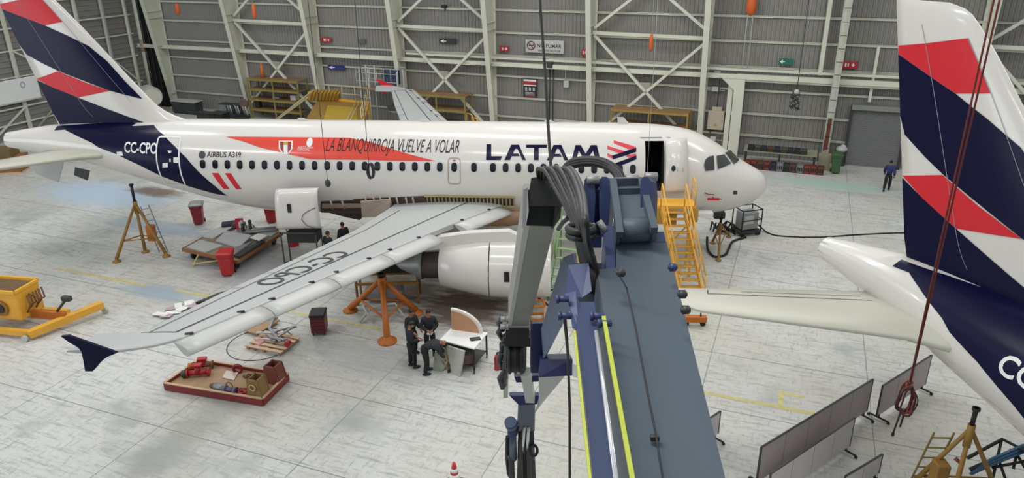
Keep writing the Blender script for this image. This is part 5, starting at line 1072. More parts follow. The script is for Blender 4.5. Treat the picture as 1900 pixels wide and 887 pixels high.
tag(mb.done('quarter_round_board', [mat('cream_edge', '#d9d2c6', .5), mat('tan_core', '#b58a66', .7, 0, .2, 4)]), 'tan quarter-round panel standing on the far end of the white table', 'panel')
mb = MB(); mb.prism([gz(827, 641, .82), gz(861, 652, .92), gz(853, 700, 0), gz(839, 694, 0)], (.04, .05, 0)); tag(mb.done('grey_board', mat('grey_green_panel', '#a9aba0', .45)), 'grey panel leaning against the near corner of the white table', 'panel')
mb = MB(); mb.prism([gz(806, 655, .6), gz(829, 636, .82), gz(838, 660, .5), gz(820, 690, .0), (gz(803, 688, 0))], (.05, .06, 0)); tag(mb.done('curved_skin', mat('greenish_primer', '#8d9385', .5, 0, .15, 3)), 'greenish curved skin panel held by the bending worker', 'panel')
mb = MB(); mb.box(gz(882, 629, .965), (.34, .22, .025), .3); mb.box(gz(882, 629, .965)+V((0, 0, .015)), (.28, .16, .01), .3, 1); tag(mb.done('tablet', [BLACK, DGREY]), 'black tablet lying on the white table', 'tablet')
mb = MB(); mb.bbox(gz(868, 664, .45), (.5, .35, .3), .03, .2); tag(mb.done('brown_parts_box', mat('bag_brown', '#5b4444')), 'brown parts box on the lower shelf of the white table', 'box')
mb = MB(); p = gz(826, 670, .3); mb.tube([p, p+V((.1, 0, .1)), p+V((.2, -.1, -.1)), p+V((.3, 0, .05))], .035); mb.tube([p+V((-.1, 0, 0)), p+V((.05, -.1, -.15)), p+V((.15, -.1, -.28))], .03); tag(mb.done('copper_pipe_part', mat('copper_brown', '#94664a', .5)), 'brown pipe part at the foot of the greenish panel', 'pipe')
mb = MB(); mb.lathe([(0, 0), (.05, 0), (.05, .06), (.03, .08), (0, .08)], gz(833, 691), n=12); tag(mb.done('black_cup', BLACK), 'small black cup on the floor beside the leaning panel', 'cup')
t = thing('fire_extinguisher', 'red fire extinguisher on the floor beside the boom mast', 'fire extinguisher', gz(923, 685), 0)
mb = MB(); mb.lathe([(0, 0), (.1, 0), (.105, .03), (.105, .42), (.08, .5), (.04, .54), (0, .55)], n=18); mb.done('cylinder', mat('extinguisher_red', '#a3202c', .35), t); mb = MB(); mb.rod((0, 0, .52), (0, 0, .62), .025); mb.beam((-.02, 0, .62), (.1, 0, .66), .03); mb.tube([(0, .03, .6), (.1, .08, .55), (.12, .08, .3), (.11, .07, .15)], .018); mb.done('valve_and_hose', BLACK, t)
t = thing('traffic_cone', 'red and white traffic cone at the bottom edge of the floor', 'cone', gz(844, 897), 0)
mb = MB(); mb.lathe([(.17, .03), (.045, .66), (.03, .68), (0, .68)], n=18); mb.done('cone', mat('cone_red', '#c63a3a', .5), t); mb = MB(); mb.lathe([(.137, .2), (.112, .33)], n=18); mb.lathe([(.1, .4), (.08, .5)], n=18); mb.v = [V((p.x*1.03, p.y*1.03, p.z)) for p in mb.v]; mb.done('white_band', WHITEP, t); mb = MB(); mb.bbox((0, 0, .02), (.4, .4, .04), .012); mb.done('base', DGREY, t)
# rolling partition screens
def screen(label, a_, b_, h, n, z0=.18, m=None):
    a_, b_ = V(a_), V(b_); L = (b_-a_).length; t = thing('partition_screen', label, 'screen', a_, yawof(a_, b_), 'grey partition screens')
    for k in range(n):
        mb = MB(); mb.box((L*(k+.5)/n, 0, z0+h/2), (L/n-.015, .03, h)); mb.done('panel', m or mat('screen_grey', '#a9a09f', .6, 0, .1, 2.5), t)
    mb = MB(); mb.beam((0, 0, z0+h), (L, 0, z0+h), .045, .03)
    for k in range(n+1): mb.beam((L*k/n, 0, z0), (L*k/n, 0, z0+h), .025 if 0 < k < n else .04, .045)
    mb.done('frame', DGREY, t)
    for k in (0, 1):
        x = .15 if k == 0 else L-.15; mb = MB(); mb.beam((x, -.3, .08), (x, .3, .08), .04); mb.beam((x, 0, .08), (x, 0, z0), .04); mb.rod((x-.02, -.3, .04), (x+.02, -.3, .04), .045, n=10); mb.rod((x-.02, .3, .04), (x+.02, .3, .04), .045, n=10); mb.done('foot', BLACK, t)
    return t
screen('long brownish-grey screen, the rearmost of the two overlapping screens', gz(1402, 905), gz(1606, 772), 1.1, 5)
screen('paler screen standing just in front of the long brownish-grey screen', gz(1420, 945), gz(1574, 836), .95, 4, .15, mat('screen_pale', '#c3bebf', .6, 0, .1, 2.5))
screen('screen half behind the coiled red rope', gz(1624, 782), gz(1714, 722), 1.05, 3)
screen('screen at the bottom edge in front of the others', gz(1560, 928), gz(1628, 886), .6, 2, .15, mat('screen_pale', '#c3bebf'))
screen('screen corner peeping out from behind the blue boom', gz(1288, 842), gz(1331, 812), .75, 1, .15, mat('screen_pale', '#c3bebf'))
# right-hand tail jack with ladder and tube stand
j2 = tripod_jack('tripod_jack', 'ochre tripod jack under the second airliner at lower right', [gz(1668, 925), gz(1752, 985), gz(1854, 935)], gt(1812, 757, 16.6), .06, DKYEL, .55)
jack_ladder(j2, gz(1690, 925), gt(1752, 803, 17.2), mat('worn_ladder', '#7f6f3d', .6), .45, 7)
mb = MB(); mb.bbox(gt(1742, 880, 17.6), (.3, .35, .7), .03); mb.done('pump_unit', DKYEL, j2, True)
mb = MB(); mb.tube([gt(1772, 850, 18.2), gt(1785, 862, 18.1), gt(1778, 885, 18.2), gt(1790, 900, 18.2)], .05); mb.done('red_hose', mat('hose_redbrown', '#8a3b2a', .5), j2, True)
t = thing('tube_work_stand', 'black tube stand with blue hoses at the lower right corner', 'stand', gz(1860, 895), .3)
mb = MB()
P4 = [(1795, 850, 18.8), (1860, 815, 18.8), (1905, 838, 18.4), (1920, 905, 18.2)]
mb.tube([gt(*p) for p in P4], .045); mb.tube([gt(1800, 872, 18.8), gt(1920, 820, 18.6)], .06); mb.done('top_rail', BLACK, t, True)
mb = MB()
for a_, b_ in (((1858, 818, 18.8), (1838, 905, 18.8)), ((1850, 845, 18.7), (1875, 915, 18.6)), ((1888, 835, 18.6), (1880, 870, 18.6)), ((1885, 840, 18.6), (1915, 890, 18.4)), ((1840, 868, 18.7), (1920, 852, 18.4))): mb.rod(gt(*a_), gt(*b_), .035)
mb.done('strut', BLACK, t, True)
for k in range(3): mb = MB(); mb.tube([gt(1800+6*k, 880-4*k, 18.7), gt(1840, 862-5*k, 18.6), gt(1900, 838-6*k, 18.5)], .04); mb.done('blue_hose', mat('teal_blue_hose', '#2d5674', .5), t, True)
# ---------------------------------------------------------------- along the back wall
def wl(x, y, n): p = gw(x, y, n); return WD.dot(p), p.z
def rack(name, label, ua, ub, n, depth, zs, m, shelfm, cols=3):
    t = thing(name, label, 'rack', HW(ua, n, 0), HROT); L = ub-ua
    for i in range(cols):
        for y in (0, depth): mb = MB(); mb.beam((L*i/(cols-1), y, 0), (L*i/(cols-1), y, zs[-1]+.05), .09); mb.done('upright', m, t)
    for z in zs: mb = MB(); mb.box((L/2, depth/2, z), (L+.08, depth+.06, .04)); mb.beam((0, -.02, z-.06), (L, -.02, z-.06), .06, .14, 1); mb.done('shelf', [shelfm, m], t)
    return t
SB = mat('shelf_brown', '#8f6f4c', .7, 0, .25, 3)
ua, z1 = wl(458, 143, 14.2); ub, _ = wl(551, 150, 14.2)
R1 = rack('storage_rack', 'tall olive four-shelf rack by the back wall, left of the yellow platform', ua, ub, 14.2, 1.2, [.75, 1.55, 2.35, 3.15], OLIVE, SB)
for k, (x, y, w_, h_, m, lb) in enumerate(((544, 190, .5, .4, LGREY, 'grey box at the right end of the tall rack'), (512, 192, .6, .2, GREYM, 'small grey bundle on the tall rack'), (478, 205, .4, .7, DGREY, 'dark canister low in the tall rack'))):
    u_, z_ = wl(x, y, 14.5); z_ = [2.37-.8, 1.57, .77][k] if k != 0 else 1.57; mb = MB(); mb.bbox(HW(u_, 14.7, z_+h_/2+.01), (w_, .4, h_), .04, HROT); tag(mb.done('rack_box', m), lb, 'box')
mb = MB(); u_, _ = wl(483, 130, 14.6); mb.rod(HW(u_, 14.8, 3.18), HW(u_, 14.8, 4.2), .16, .12, 12); mb.ball(HW(u_, 14.8, 4.2), .13); tag(mb.done('orange_roll', mat('orange_cloth', '#c27034', .7)), 'orange roll standing on top of the tall rack', 'roll')
ua, _ = wl(757, 165, 14.0); ub, _ = wl(862, 176, 14.0)
rack('storage_rack', 'two-bay rack beside the red wingtip of the far wing', ua, ub, 14.0, 1.3, [.9, 1.9, 2.9], OLIVE, SB)
ua, _ = wl(1135, 190, 14.0); ub, _ = wl(1277, 203, 14.0)
R3 = rack('storage_rack', 'wide two-bay rack showing above the fuselage crown near the nose', ua, ub, 14.0, 1.3, [.9, 1.85, 2.8], mat('amber_rack_steel', '#9c7f35', .6, 0, .25, 3), SB)
mb = MB(); u_, _ = wl(1228, 230, 14.2); mb.box(HW(u_, 13.97, 1.82), (.3, .03, .16), HROT); tag(mb.done('hanging_card', mat('pinkish_card', '#d9c3d6', .6)), 'small pinkish card on the front of the wide rack', 'card')
# yellow wing dock behind the fuselage
t = thing('wing_dock', 'yellow deck platform with railings behind the fuselage', 'platform', HW(-31.8, 11.0, 0), HROT)
c = [gz(590, 184, 2.3), gz(684, 192, 2.3), gz(672, 236, 2.3), gz(560, 234, 2.3)]
mb = MB(); mb.prism(c, (0, 0, -.12)); mb.prism([c[0].lerp(c[2], .25)+V((0, 0, .005)), c[1].lerp(c[3], .2)+V((0, 0, .005)), c[2].lerp(c[0], .1)+V((0, 0, .005)), c[3].lerp(c[1], .3)+V((0, 0, .005))], (0, 0, .004), 1); mb.done('deck', [mat('deck_brown_yellow', '#93702f', .65, 0, .3, 2), mat('deck_mustard', '#b0922a', .65, 0, .15, 2)], t, True)
mb = MB()
for a_, b_ in ((0, 1), (1, 2)):
    for h in (.55, 1.1): mb.rod(c[a_]+V((0, 0, h)), c[b_]+V((0, 0, h)), .03)
    for k in range(5): p = c[a_].lerp(c[b_], k/4); mb.rod(p, p+V((0, 0, 1.1)), .03)
mb.done('railing', mat('pale_yellow_rail', '#b9ad86', .55), t, True)
mb = MB()
for p in c: mb.beam((p.x, p.y, 0), p, .12)
mb.done('leg', YEL, t, True)
mb = MB(); mb.beam(c[0], c[1], .1, .3); mb.beam(c[1], c[2], .1, .3); mb.done('edge_beam', YEL, t, True)
mb = MB(); mb.bbox(c[0]+V((.6, -.3, .35)), (2.2, .9, .7), .1); 
for k in range(9): mb.tube([c[0]+V((-.3+.25*k, -.8, .1)), c[0]+V((-.2+.25*k, -.9, .6)), c[0]+V((0+.25*k, -.7, .8))], .05)
mb.done('yellow_mechanism', mat('dull_mechanism_yellow', '#a8832e', .6, 0, .35, 4), t, True)
s0_, s1_ = gz(520, 226, 1.2), c[3]
mb = MB()
for d in (0, .9):
    mb.beam(gz(505, 228, .6)+V((0, d, 0)), gz(585, 178, 2.3)+V((0, d, .3)), .08, .12); mb.rod(gz(508, 224, 1.2)+V((0, d, 0)), gz(575, 172, 3.2)+V((0, d, 0)), .035)
mb.done('access_stair', mat('pale_yellow_rail', '#b9ad86'), t, True)
mb = MB()
for d in (0, .5): mb.rod(gz(635+d*12, 240, 2.4), gz(664+d*14, 182, 2.6), .035)
mb.done('stair_rail', mat('pale_yellow_rail', '#b9ad86'), t, True)
# scaffold tower with basket
t = thing('scaffold_tower', 'slim grey scaffold tower with a caged basket left of the red wingtip', 'scaffold', HW(-28.4, 13.9, 0), HROT)
ux = [wl(x, 150, 13.9)[0]+28.4 for x in (668, 684, 737)]
for x in ux[:2]+[ux[2]]:
    for y in (0, .9): mb = MB(); mb.rod((x, y, 0), (x, y, 4.6 if x != ux[2] else 4.4), .05); mb.done('upright', LGREY, t)
mb = MB()
for z in (.6, 1.2, 1.8, 2.4, 3.0): mb.rod((ux[0], 0, z), (ux[1], 0, z), .03)
mb.done('rung', LGREY, t)
mb = MB(); mb.box(((ux[0]+ux[2])/2, .45, 3.05), (ux[2]-ux[0]+.4, 1.1, .12)); mb.done('platform', mat('dull_brown_deck', '#8c7b6c', .7), t)
mb = MB()
for z in (3.6, 4.2, 4.55): mb.rod((ux[0]-.3, -.05, z), (ux[2]+.1, -.05, z), .025); mb.rod((ux[0]-.3, .95, z), (ux[2]+.1, .95, z), .025)
for k in range(7): x = ux[0]-.3+(ux[2]-ux[0]+.4)*k/6; mb.rod((x, -.05, 3.05), (x, -.05, 4.55), .02)
mb.done('guard_rail', LGREY, t)
mb = MB(); mb.box((ux[2]-.75, .5, 3.9), (1.1, .6, 1.0)); mb.done('blue_panel', mat('dull_blue_panel', '#2c3d57', .5), t)
# yellow guard cage right of the second rack
t = thing('guard_rail_stand', 'small yellow hoop-railed stand right of the two-bay rack', 'stand', HW(wl(866, 200, 13.2)[0], 13.2, 0), HROT)
mb = MB()
for k in range(3): mb.tube([(k*.38, 0, 0), (k*.38, 0, 2.0-.25*k), (k*.38+.35, 0, 1.9-.25*k), (k*.38+.6, 0, 1.2-.2*k), (k*.38+.65, 0, 0)], .05)
mb.done('hoop', YEL, t)
mb = MB(); mb.box((.5, .3, 1.0), (1.3, .9, .06)); mb.done('deck', YEL, t)
# signs
def sign(label, x0, y0, x1, y1, m, n=15.6, texts=(), extra=None, tm=WHITEP):
    (ua, za), (ub, zb) = wl(x0, y0, n), wl(x1, y1, n); w_, h_ = ub-ua, za-zb
    t = thing('sign', label, 'sign', HW(ua, n, zb), HROT)
    mb = MB(); mb.bbox((w_/2, 0, h_/2), (w_, .05, h_), .012); mb.done('plate', m, t)
    for s, x, y, hh, ww in texts: mb = MB(); flat_text(mb, s, (x*w_, -.03, y*h_), (1, 0, 0), (0, 0, 1), hh*h_, width=ww*w_, bold=.01); mb.done('lettering', tm, t, fix=False)
    if extra: extra(t, w_, h_)
    return t
def nosmoke(t, w_, h_):
    mb = MB(); c = (w_*.15, -.035, h_*.55); mb.tube([(c[0]+.27*math.cos(a*PI/12), c[1], c[2]+.27*math.sin(a*PI/12)) for a in range(24)], .035, 6, closed=True); mb.beam((c[0]-.19, c[1], c[2]+.19), (c[0]+.19, c[1], c[2]-.19), .04, .05); mb.done('prohibition_ring', mat('brown_red_print', '#6e3a33', .6), t)
    mb = MB(); mb.box((c[0], -.03, c[2]), (.3, .01, .07)); mb.box((c[0]+.17, -.03, c[2]+.06), (.04, .01, .1)); mb.done('cigarette', BLACK, t)
sign('white no smoking sign high on the back wall', 975, 73, 1046, 100, mat('sign_white', '#b9b9b6', .5, 0, .04), 15.6, (('NO FUMAR', .31, .42, .3, .63), ('EN ESTE SECTOR', .35, .1, .17, .57)), nosmoke, BLACK)
def ext(t, w_, h_):
    mb = MB(); mb.box((w_*.3, -.03, h_*.5), (w_*.1, .01, h_*.5)); mb.box((w_*.45, -.03, h_*.5), (w_*.07, .01, h_*.5)); mb.prism([(w_*.62, -.035, h_*.55), (w_*.86, -.035, h_*.55), (w_*.74, -.035, h_*.25)], (0, .01, 0)); mb.box((w_*.74, -.03, h_*.65), (w_*.08, .01, h_*.25)); mb.done('pictogram', WHITEP, t)
sr = mat('sign_red', '#b3202c', .5)
for q, lb in (((596, 69, 615, 79), 'red fire sign left of the red wingtip'), ((927, 85, 944, 96), 'red fire sign left of the no smoking sign'), ((1079, 91, 1089, 104), 'red fire sign right of the no smoking sign'), ((1561, 113, 1590, 128), 'red fire sign above the roller door')): sign(lb, *q, sr, 15.6, (), ext)
def arrow_l(t, w_, h_):
    mb = MB(); mb.prism([(w_*.06, -.035, h_*.5), (w_*.3, -.035, h_*.85), (w_*.24, -.035, h_*.58), (w_*.42, -.035, h_*.58), (w_*.42, -.035, h_*.42), (w_*.24, -.035, h_*.42), (w_*.3, -.035, h_*.15)], (0, .01, 0)); mb.done('arrow', WHITEP, t)
def arrow_r(t, w_, h_):
    mb = MB(); mb.prism([(w_*.98, -.035, h_*.5), (w_*.74, -.035, h_*.9), (w_*.8, -.035, h_*.58), (w_*.6, -.035, h_*.58), (w_*.6, -.035, h_*.42), (w_*.8, -.035, h_*.42), (w_*.74, -.035, h_*.1)], (0, .01, 0)); mb.box((w_*.2, -.03, h_*.3), (w_*.35, .01, h_*.12)); mb.box((w_*.15, -.03, h_*.62), (w_*.25, .01, h_*.2)); mb.done('arrow', WHITEP, t)
sign('green exit arrow sign near the ladder column', 1446, 108, 1471, 121, mat('sign_green', '#1f6a55', .5), 15.6, (), arrow_l)
sign('black arrow sign in the braced bay right of the red wingtip', 815, 71, 847, 82, mat('sign_black', '#26282a', .5), 15.6, (), arrow_l)
sign('small blue and grey arrow sign left of the scaffold tower', 608, 120, 640, 131, mat('sign_blue', '#2a2b72', .5), 15.6, (), arrow_l)
sign('small dark plate on the wall above the scaffold tower', 664, 72, 678, 81, mat('sign_dark_grey', '#5c5f60', .5), 15.6, (), None)
def poster(t, w_, h_):
    mb = MB(); mb.box((w_/2, -.03, h_*.93), (w_*.92, .01, h_*.1)); mb.box((w_/2, -.03, h_*.66), (w_*.92, .01, h_*.06)); mb.done('white_band', WHITEP, t); mb = MB(); mb.box((w_/2, -.03, h_*.79), (w_*.92, .01, h_*.13)); mb.box((w_/2, -.03, h_*.04), (w_*.7, .01, h_*.05)); mb.done('red_band', sr, t)
    mb = MB()
    for k in range(3): mb.box((w_*(.22+.28*k), -.03, h_*.45), (w_*.14, .01, h_*.2))
    for k in range(3): mb.box((w_*.5, -.03, h_*(.12+.07*k)), (w_*.7, .01, h_*.025))
    mb.done('pale_print', LGREY, t)
sign('dark notice board with red and white bands below the no smoking sign', 971, 146, 996, 181, mat('poster_dark', '#25252e', .5), 15.6, (), poster)
# wall boxes, lamps, cable runs
t = thing('electric_cabinet', 'cream electric cabinet on the wall beside the wide steel post', 'cabinet', HW(wl(1312, 238, 15.4)[0], 15.4, 1.55), HROT)
mb = MB(); mb.bbox((.5, 0, .7), (1.0, .35, 1.2), .03); mb.bbox((.5, .02, 1.42), (.6, .3, .25), .03); mb.done('case', mat('cabinet_cream', '#b3a693', .5), t); mb = MB(); mb.prism([(.42, -.19, .35), (.6, -.19, .35), (.51, -.19, .55)], (0, .01, 0)); mb.done('warning_mark', mat('dull_yellow', '#a8923e', .6), t)
mb = MB(); mb.rod((.5, 0, 1.5), (.5, 0, 3.3), .03); mb.rod((.2, 0, .1), (.2, 0, -1.3), .04); mb.done('conduit', DGREY, t)
for k, (x, y, lb) in enumerate(((1331, 138, 'grey junction box above the electric cabinet'), (1327, 165, 'pale junction box between cabinet and beam'), (1322, 257, 'pale box below the electric cabinet'))):
    u_, z_ = wl(x, y, 15.5); mb = MB(); mb.bbox(HW(u_, 15.5, z_), (.42, .2, .45 if k == 0 else .3), .03, HROT); mb.beam(HW(u_-.5, 15.6, z_-.1), HW(u_+.6, 15.6, z_-.1), .05); tag(mb.done('junction_box', LGREY), lb, 'box')
mb = MB(); u_, z_ = wl(1051, 156, 15.5); mb.bbox(HW(u_, 15.5, z_), (.35, .2, .45), .03, HROT); mb.rod(HW(u_-.1, 15.55, z_), HW(u_-.1, 15.55, z_+1.3), .03); tag(mb.done('wall_box', LGREY), 'small white box on the wall right of the dark notice board', 'box')
mb = MB(); u_, z_ = wl(1022, 119, 15.4); mb.bbox(HW(u_, 15.2, z_), (.4, .3, .4), .05, HROT); mb.rod(HW(u_-.1, 15.5, z_), HW(u_-.1, 15.5, .5), .05); mb.rod(HW(u_+.15, 15.5, z_), HW(u_+.15, 15.5, .5), .04); tag(mb.done('cable_box', DGREY), 'dark box with two cable drops below the long beam', 'box')
mb = MB(); u_, z_ = wl(824, 12, 15.5); mb.bbox(HW(u_, 15.5, z_), (.4, .25, .2), .05, HROT); mb.beam(HW(u_, 15.6, z_-.1), HW(u_, 15.7, z_-.3), .06); tag(mb.done('wall_lamp', BLACK), 'small black lamp high in the braced bay right of the red wingtip', 'lamp')
# crates along the wall behind the nose
t = thing('low_bench', 'long low bench shelf along the wall behind the nose', 'bench', HW(-1.9, 13.3, 0), HROT)
mb = MB(); mb.box((2.1, .75, .95), (4.2, 1.5, .06)); mb.done('top', mat('bench_greenish', '#8a8a74', .7), t); mb = MB()
for x in (.1, 2.1, 4.1):
    for y in (.1, 1.4): mb.beam((x, y, 0), (x, y, .92), .08)
mb.done('leg', DGREY, t)
CRC = [mat('crate_red', '#7a3530', .6, 0, .3, 6), mat('crate_brown', '#5e3d33', .6, 0, .3, 6), mat('crate_dark', '#2c2f33', .6, 0, .3, 6), mat('crate_green', '#4a5040', .6, 0, .3, 6), mat('crate_grey', '#7d7f83', .6, 0, .3, 6)]
def crate(u_, n_, w_, d_, h_, m, label, group, z0=0.):
    t = thing('stacking_crate', label, 'crate', HW(u_, n_, z0), HROT, group); mb = MB(); mb.box((0, 0, .02), (w_, d_, .04))
    for s in (-1, 1): mb.box((0, s*(d_/2-.015), h_/2), (w_, .03, h_)); mb.box((s*(w_/2-.015), 0, h_/2), (.03, d_, h_))
    mb.done('shell', m, t); mb = MB()
    for k in range(3): mb.box((-w_*.28+w_*.28*k, -d_/2-.01, h_*.5), (w_*.16, .015, h_*.45))
    mb.done('slot', BLACK, t)
for k in range(12): crate(-1.6+k*.38, 12.95, .36, .4, .5, CRC[(0, 0, 1, 0, 2, 4, 2, 1, 4, 0, 0, 1)[k]], 'crate in the front row on the floor behind the nose', 'front row of crates')
for k in range(9): crate(-1.5+k*.38, 13.6, .36, .4, .3, CRC[(2, 3, 2, 1, 2, 3, 2, 2, 3)[k]], 'crate in the dark back row on the low bench', 'back row of crates', .98)
mb = MB(); mb.box(HW(2.75, 14.2, .45), (.7, .7, .9), HROT); tag(mb.done('concrete_block', mat('block_beige', '#8f8874', .7)), 'beige block at the foot of the ladder column', 'block')
# far left corner
t = thing('wire_spool', 'round ribbed spool in the far left corner', 'spool', HW(-48.6, 12.8, 1.5), HROT-.5)
mb = MB(); mb.rod((-.6, 0, 0), (.6, 0, 0), .7, n=24); mb.done('drum', STEEL, t)
for x in (-.6, -.2, .2, .6): mb = MB(); mb.tube([(x, .75*math.cos(a*PI/12), .75*math.sin(a*PI/12)) for a in range(24)], .05, 6, closed=True); mb.done('hoop', LGREY, t)
mb = MB(); mb.box((0, -.4, -1.1), (1.2, .1, .8)); mb.box((0, .4, -1.1), (1.2, .1, .8)); mb.box((0, 0, -1.4), (1.3, 1.0, .2)); mb.done('cradle', DGREY, t)
for k, (x, y, w_, d_, h_, m, lb) in enumerate(((350, 201, 2.4, .9, .9, DGREY, 'long dark bench cabinet at the foot of the far left wall bay'), (384, 219, 1.3, .6, .7, mat('crate_dark', '#2c2f33'), 'dark trolley box in front of the long dark cabinet'), (410, 222, 1.2, .9, .8, BLACK, 'black case left of the tall rack'), (432, 205, 2.0, .6, .8, GREYM, 'grey cabinet at the wall left of the tall rack'))):
    p = gz(x, y+9); t = thing('corner_cabinet', lb, 'cabinet', p, HROT); mb = MB(); mb.bbox((0, 0, h_/2+.1), (w_, d_, h_), .03); mb.done('body', m, t); mb = MB(); mb.box((0, 0, h_+.13), (w_+.1, d_+.1, .05)); mb.done('top', LGREY if k == 0 else DGREY, t)
    for s in (-1, 1): mb = MB(); mb.box((s*w_/4, -d_/2-.01, h_/2+.1), (w_*.44, .02, h_*.8)); mb.done('door', m, t)
    mb = MB()
    for s in (-1, 1): mb.box((s*(w_/2-.1), 0, .05), (.1, d_*.8, .1))
    mb.done('plinth', BLACK, t)
random.seed(9)
p = gz(440, 219); t = thing('pipe_machine', 'grey machine of pipes and fittings beside the tall rack', 'machine', p, HROT)
for k in range(8): mb = MB(); x = -.9+.25*k; mb.tube([(x, 0, 0), (x, 0, .8+.3*random.random()), (x+.2, -.1, 1.0), (x+.25, 0, .3)], .06); mb.done('pipe', (GREYM, LGREY, DGREY)[k % 3], t)
mb = MB(); mb.box((0, 0, .2), (2.2, .6, .3)); mb.done('base', DGREY, t)
mb = MB(); mb.rod((.9, -.1, 1.2), (.9, .1, 1.2), .35, n=20); mb.done('reel', mat('brown_reel', '#6b5748', .6), t)
# brown crate beyond the tail cone
t = thing('wooden_crate', 'brown wooden crate beyond the tail cone at the left edge', 'crate', gz(8, 318), .2)
mb = MB(); mb.box((0, 0, .55), (2.6, 1.4, .9)); mb.done('box', mat('crate_brown_wood', '#8a5f3c', .7, 0, .25, 3), t); mb = MB(); mb.box((-.1, 0, 1.25), (2.0, 1.2, .5)); mb.done('upper_box', mat('olive_crate', '#6f5c35', .7, 0, .25, 3), t); mb = MB(); mb.box((0, 0, .05), (2.6, 1.4, .1)); mb.done('skid', TIMBER, t)
# ---------------------------------------------------------------- things hanging from the roof
def hang(name, label, cat, x, y, depth, ztop=17.5, r=.012, group=None, m=None):
    p = gt(x, y, depth); t = thing(name, label, cat, p, 0, group); mb = MB(); mb.rod((0, 0, 0), (0, 0, ztop-p.z), r, n=6); mb.done('wire', m or DGREY, t); return t
def hook(t, s=1., m=GREYM):
    mb = MB(); mb.ball((0, 0, -.05*s), (.12*s, .1*s, .16*s)); mb.done('block', m, t); mb = MB(); mb.tube([(.0, 0, -.2*s)]+[(.1*s*math.sin(a*PI/6), 0, -.3*s-.1*s*(1-math.cos(a*PI/6))+.1*s) for a in range(0, 9)], .03*s); mb.done('hook', DGREY, t); return t
hook(hang('hook_wire', 'thin hanging wire with a pale hook block in front of the cabin windows', 'hook', 608, 338, 26), .9, DGREY)
t = hang('hook_wire', 'thin hanging wire with a dark looped sling in front of the red streak', 'hook', 684.5, 305, 26)
mb = MB()
for k in range(3): mb.tube([(.1*math.sin(a*PI/8)+.03*k, .04*k, -.25-.28*math.cos(a*PI/8)) for a in range(16)], .022, closed=True)
mb.done('sling', DGREY, t)
t = hang('hook_wire', 'thin hanging wire with a tangled dark chain hook near the ladder column', 'hook', 1478, 172, 44, 17, .02)
mb = MB(); random.seed(5)
for k in range(7): mb.tube([(random.uniform(-.3, .3), random.uniform(-.2, .2), -.2*j+random.uniform(-.1, .1)) for j in range(6)], .028)
mb.done('chain_tangle', DGREY, t); mb = MB(); mb.ball((0, 0, .05), .16); mb.done('block', LGREY, t)
def sleeve(label, x, y, h, r, depth=44, tail=0.):
    p = gt(x, y, depth); t = thing('orange_sleeve', label, 'sleeve', p, 0, 'orange sleeves'); mb = MB(); mb.lathe([(.02, -h), (r, -h*.8), (r*1.1, -h*.4), (r*.9, 0), (.03, .12)], n=12); mb.done('sleeve', mat('orange_fabric', '#d2622c', .7, 0, .15), t); mb = MB(); mb.rod((0, 0, .1), (0, 0, 17-p.z), .02, n=6)
    if tail:
        for s in (-.16, .16): mb.rod((s, 0, -h*.9), (s, 0, -h-tail), .02, n=6)
    mb.done('wire', LGREY, t)
sleeve('bright orange sleeve at the top edge above the ladder beams', 1396, -6, 1.1, .28, 44, 3.2)
sleeve('small orange sleeve over the brace left of the nose', 1209, 66, .95, .11)
sleeve('faded orange sleeve at the top of the bay above the tall rack', 470, 10, .9, .12, 50)
sleeve('dim orange sleeve near the far left corner', 328, 10, .7, .16, 56)
for x0, x1, y1, d_, lb in ((1196, 1200, 334, 28, 'hair-thin wire hanging in front of the open forward door'), (1283+222, 1490, 120, 44, 'thin pale wire hanging above the chain hook')):
    p = gt(x1, y1, d_); mb = MB(); mb.rod(p, V((p.x, p.y, 17.4)), .008 if d_ < 30 else .015, n=6); tag(mb.done('thin_wire', LGREY), lb, 'wire')
mb = MB(); mb.tube([gt(1001, -40, 8.5), gt(1003, 20, 8.4), gt(1012, 140, 8.0), gt(1018, 250, 7.6), gt(1024, 335, 7.2), gt(1026, 372, 7.0)], .016); tag(mb.done('black_cable', BLACK), 'black cable hanging in front of the airline title', 'cable')
# red rope with its coil
p = gt(1689, 708, 9.5); t = thing('rope_coil', 'coiled red-brown rope hanging from above at right', 'rope', p, 0)
rm = mat('red_brown_rope', '#6f2a20', .7, 0, .3, 20)
for s in (-.006, .006): mb = MB(); mb.rod((s, 0, 0), (s*9, 0, 17.5-p.z), .011, n=8); mb.done('rope_fall', rm, t)
random.seed(8)
for k in range(12):
    w_ = .07+.055*random.random(); h_ = .19+.04*random.random(); y = -.07+.012*k; mb = MB()
    mb.tube([V((w_*math.sin(a*PI/12)*(1-.6*math.cos(a*PI/12)), y+.02*math.sin(a), -.25+h_*math.cos(a*PI/12))) for a in range(24)], .008, 7, closed=True); mb.done('coil_turn', rm if k % 3 else mat('dark_rope', '#2a1a16', .7), t)
mb = MB(); mb.tube([(.03*math.cos(a*.8), .03*math.sin(a*.8), -.02-.012*a) for a in range(12)], .02); mb.done('knot', rm, t)
mb = MB(); mb.rod((-.03, 0, -.42), (-.07, 0, -.8), .012); mb.rod((-.07, 0, -.8), (-.072, 0, -.84), .02); mb.rod((.02, 0, -.42), (0, 0, -.7), .012); mb.done('rope_tail', mat('dark_rope', '#2a1a16'), t)
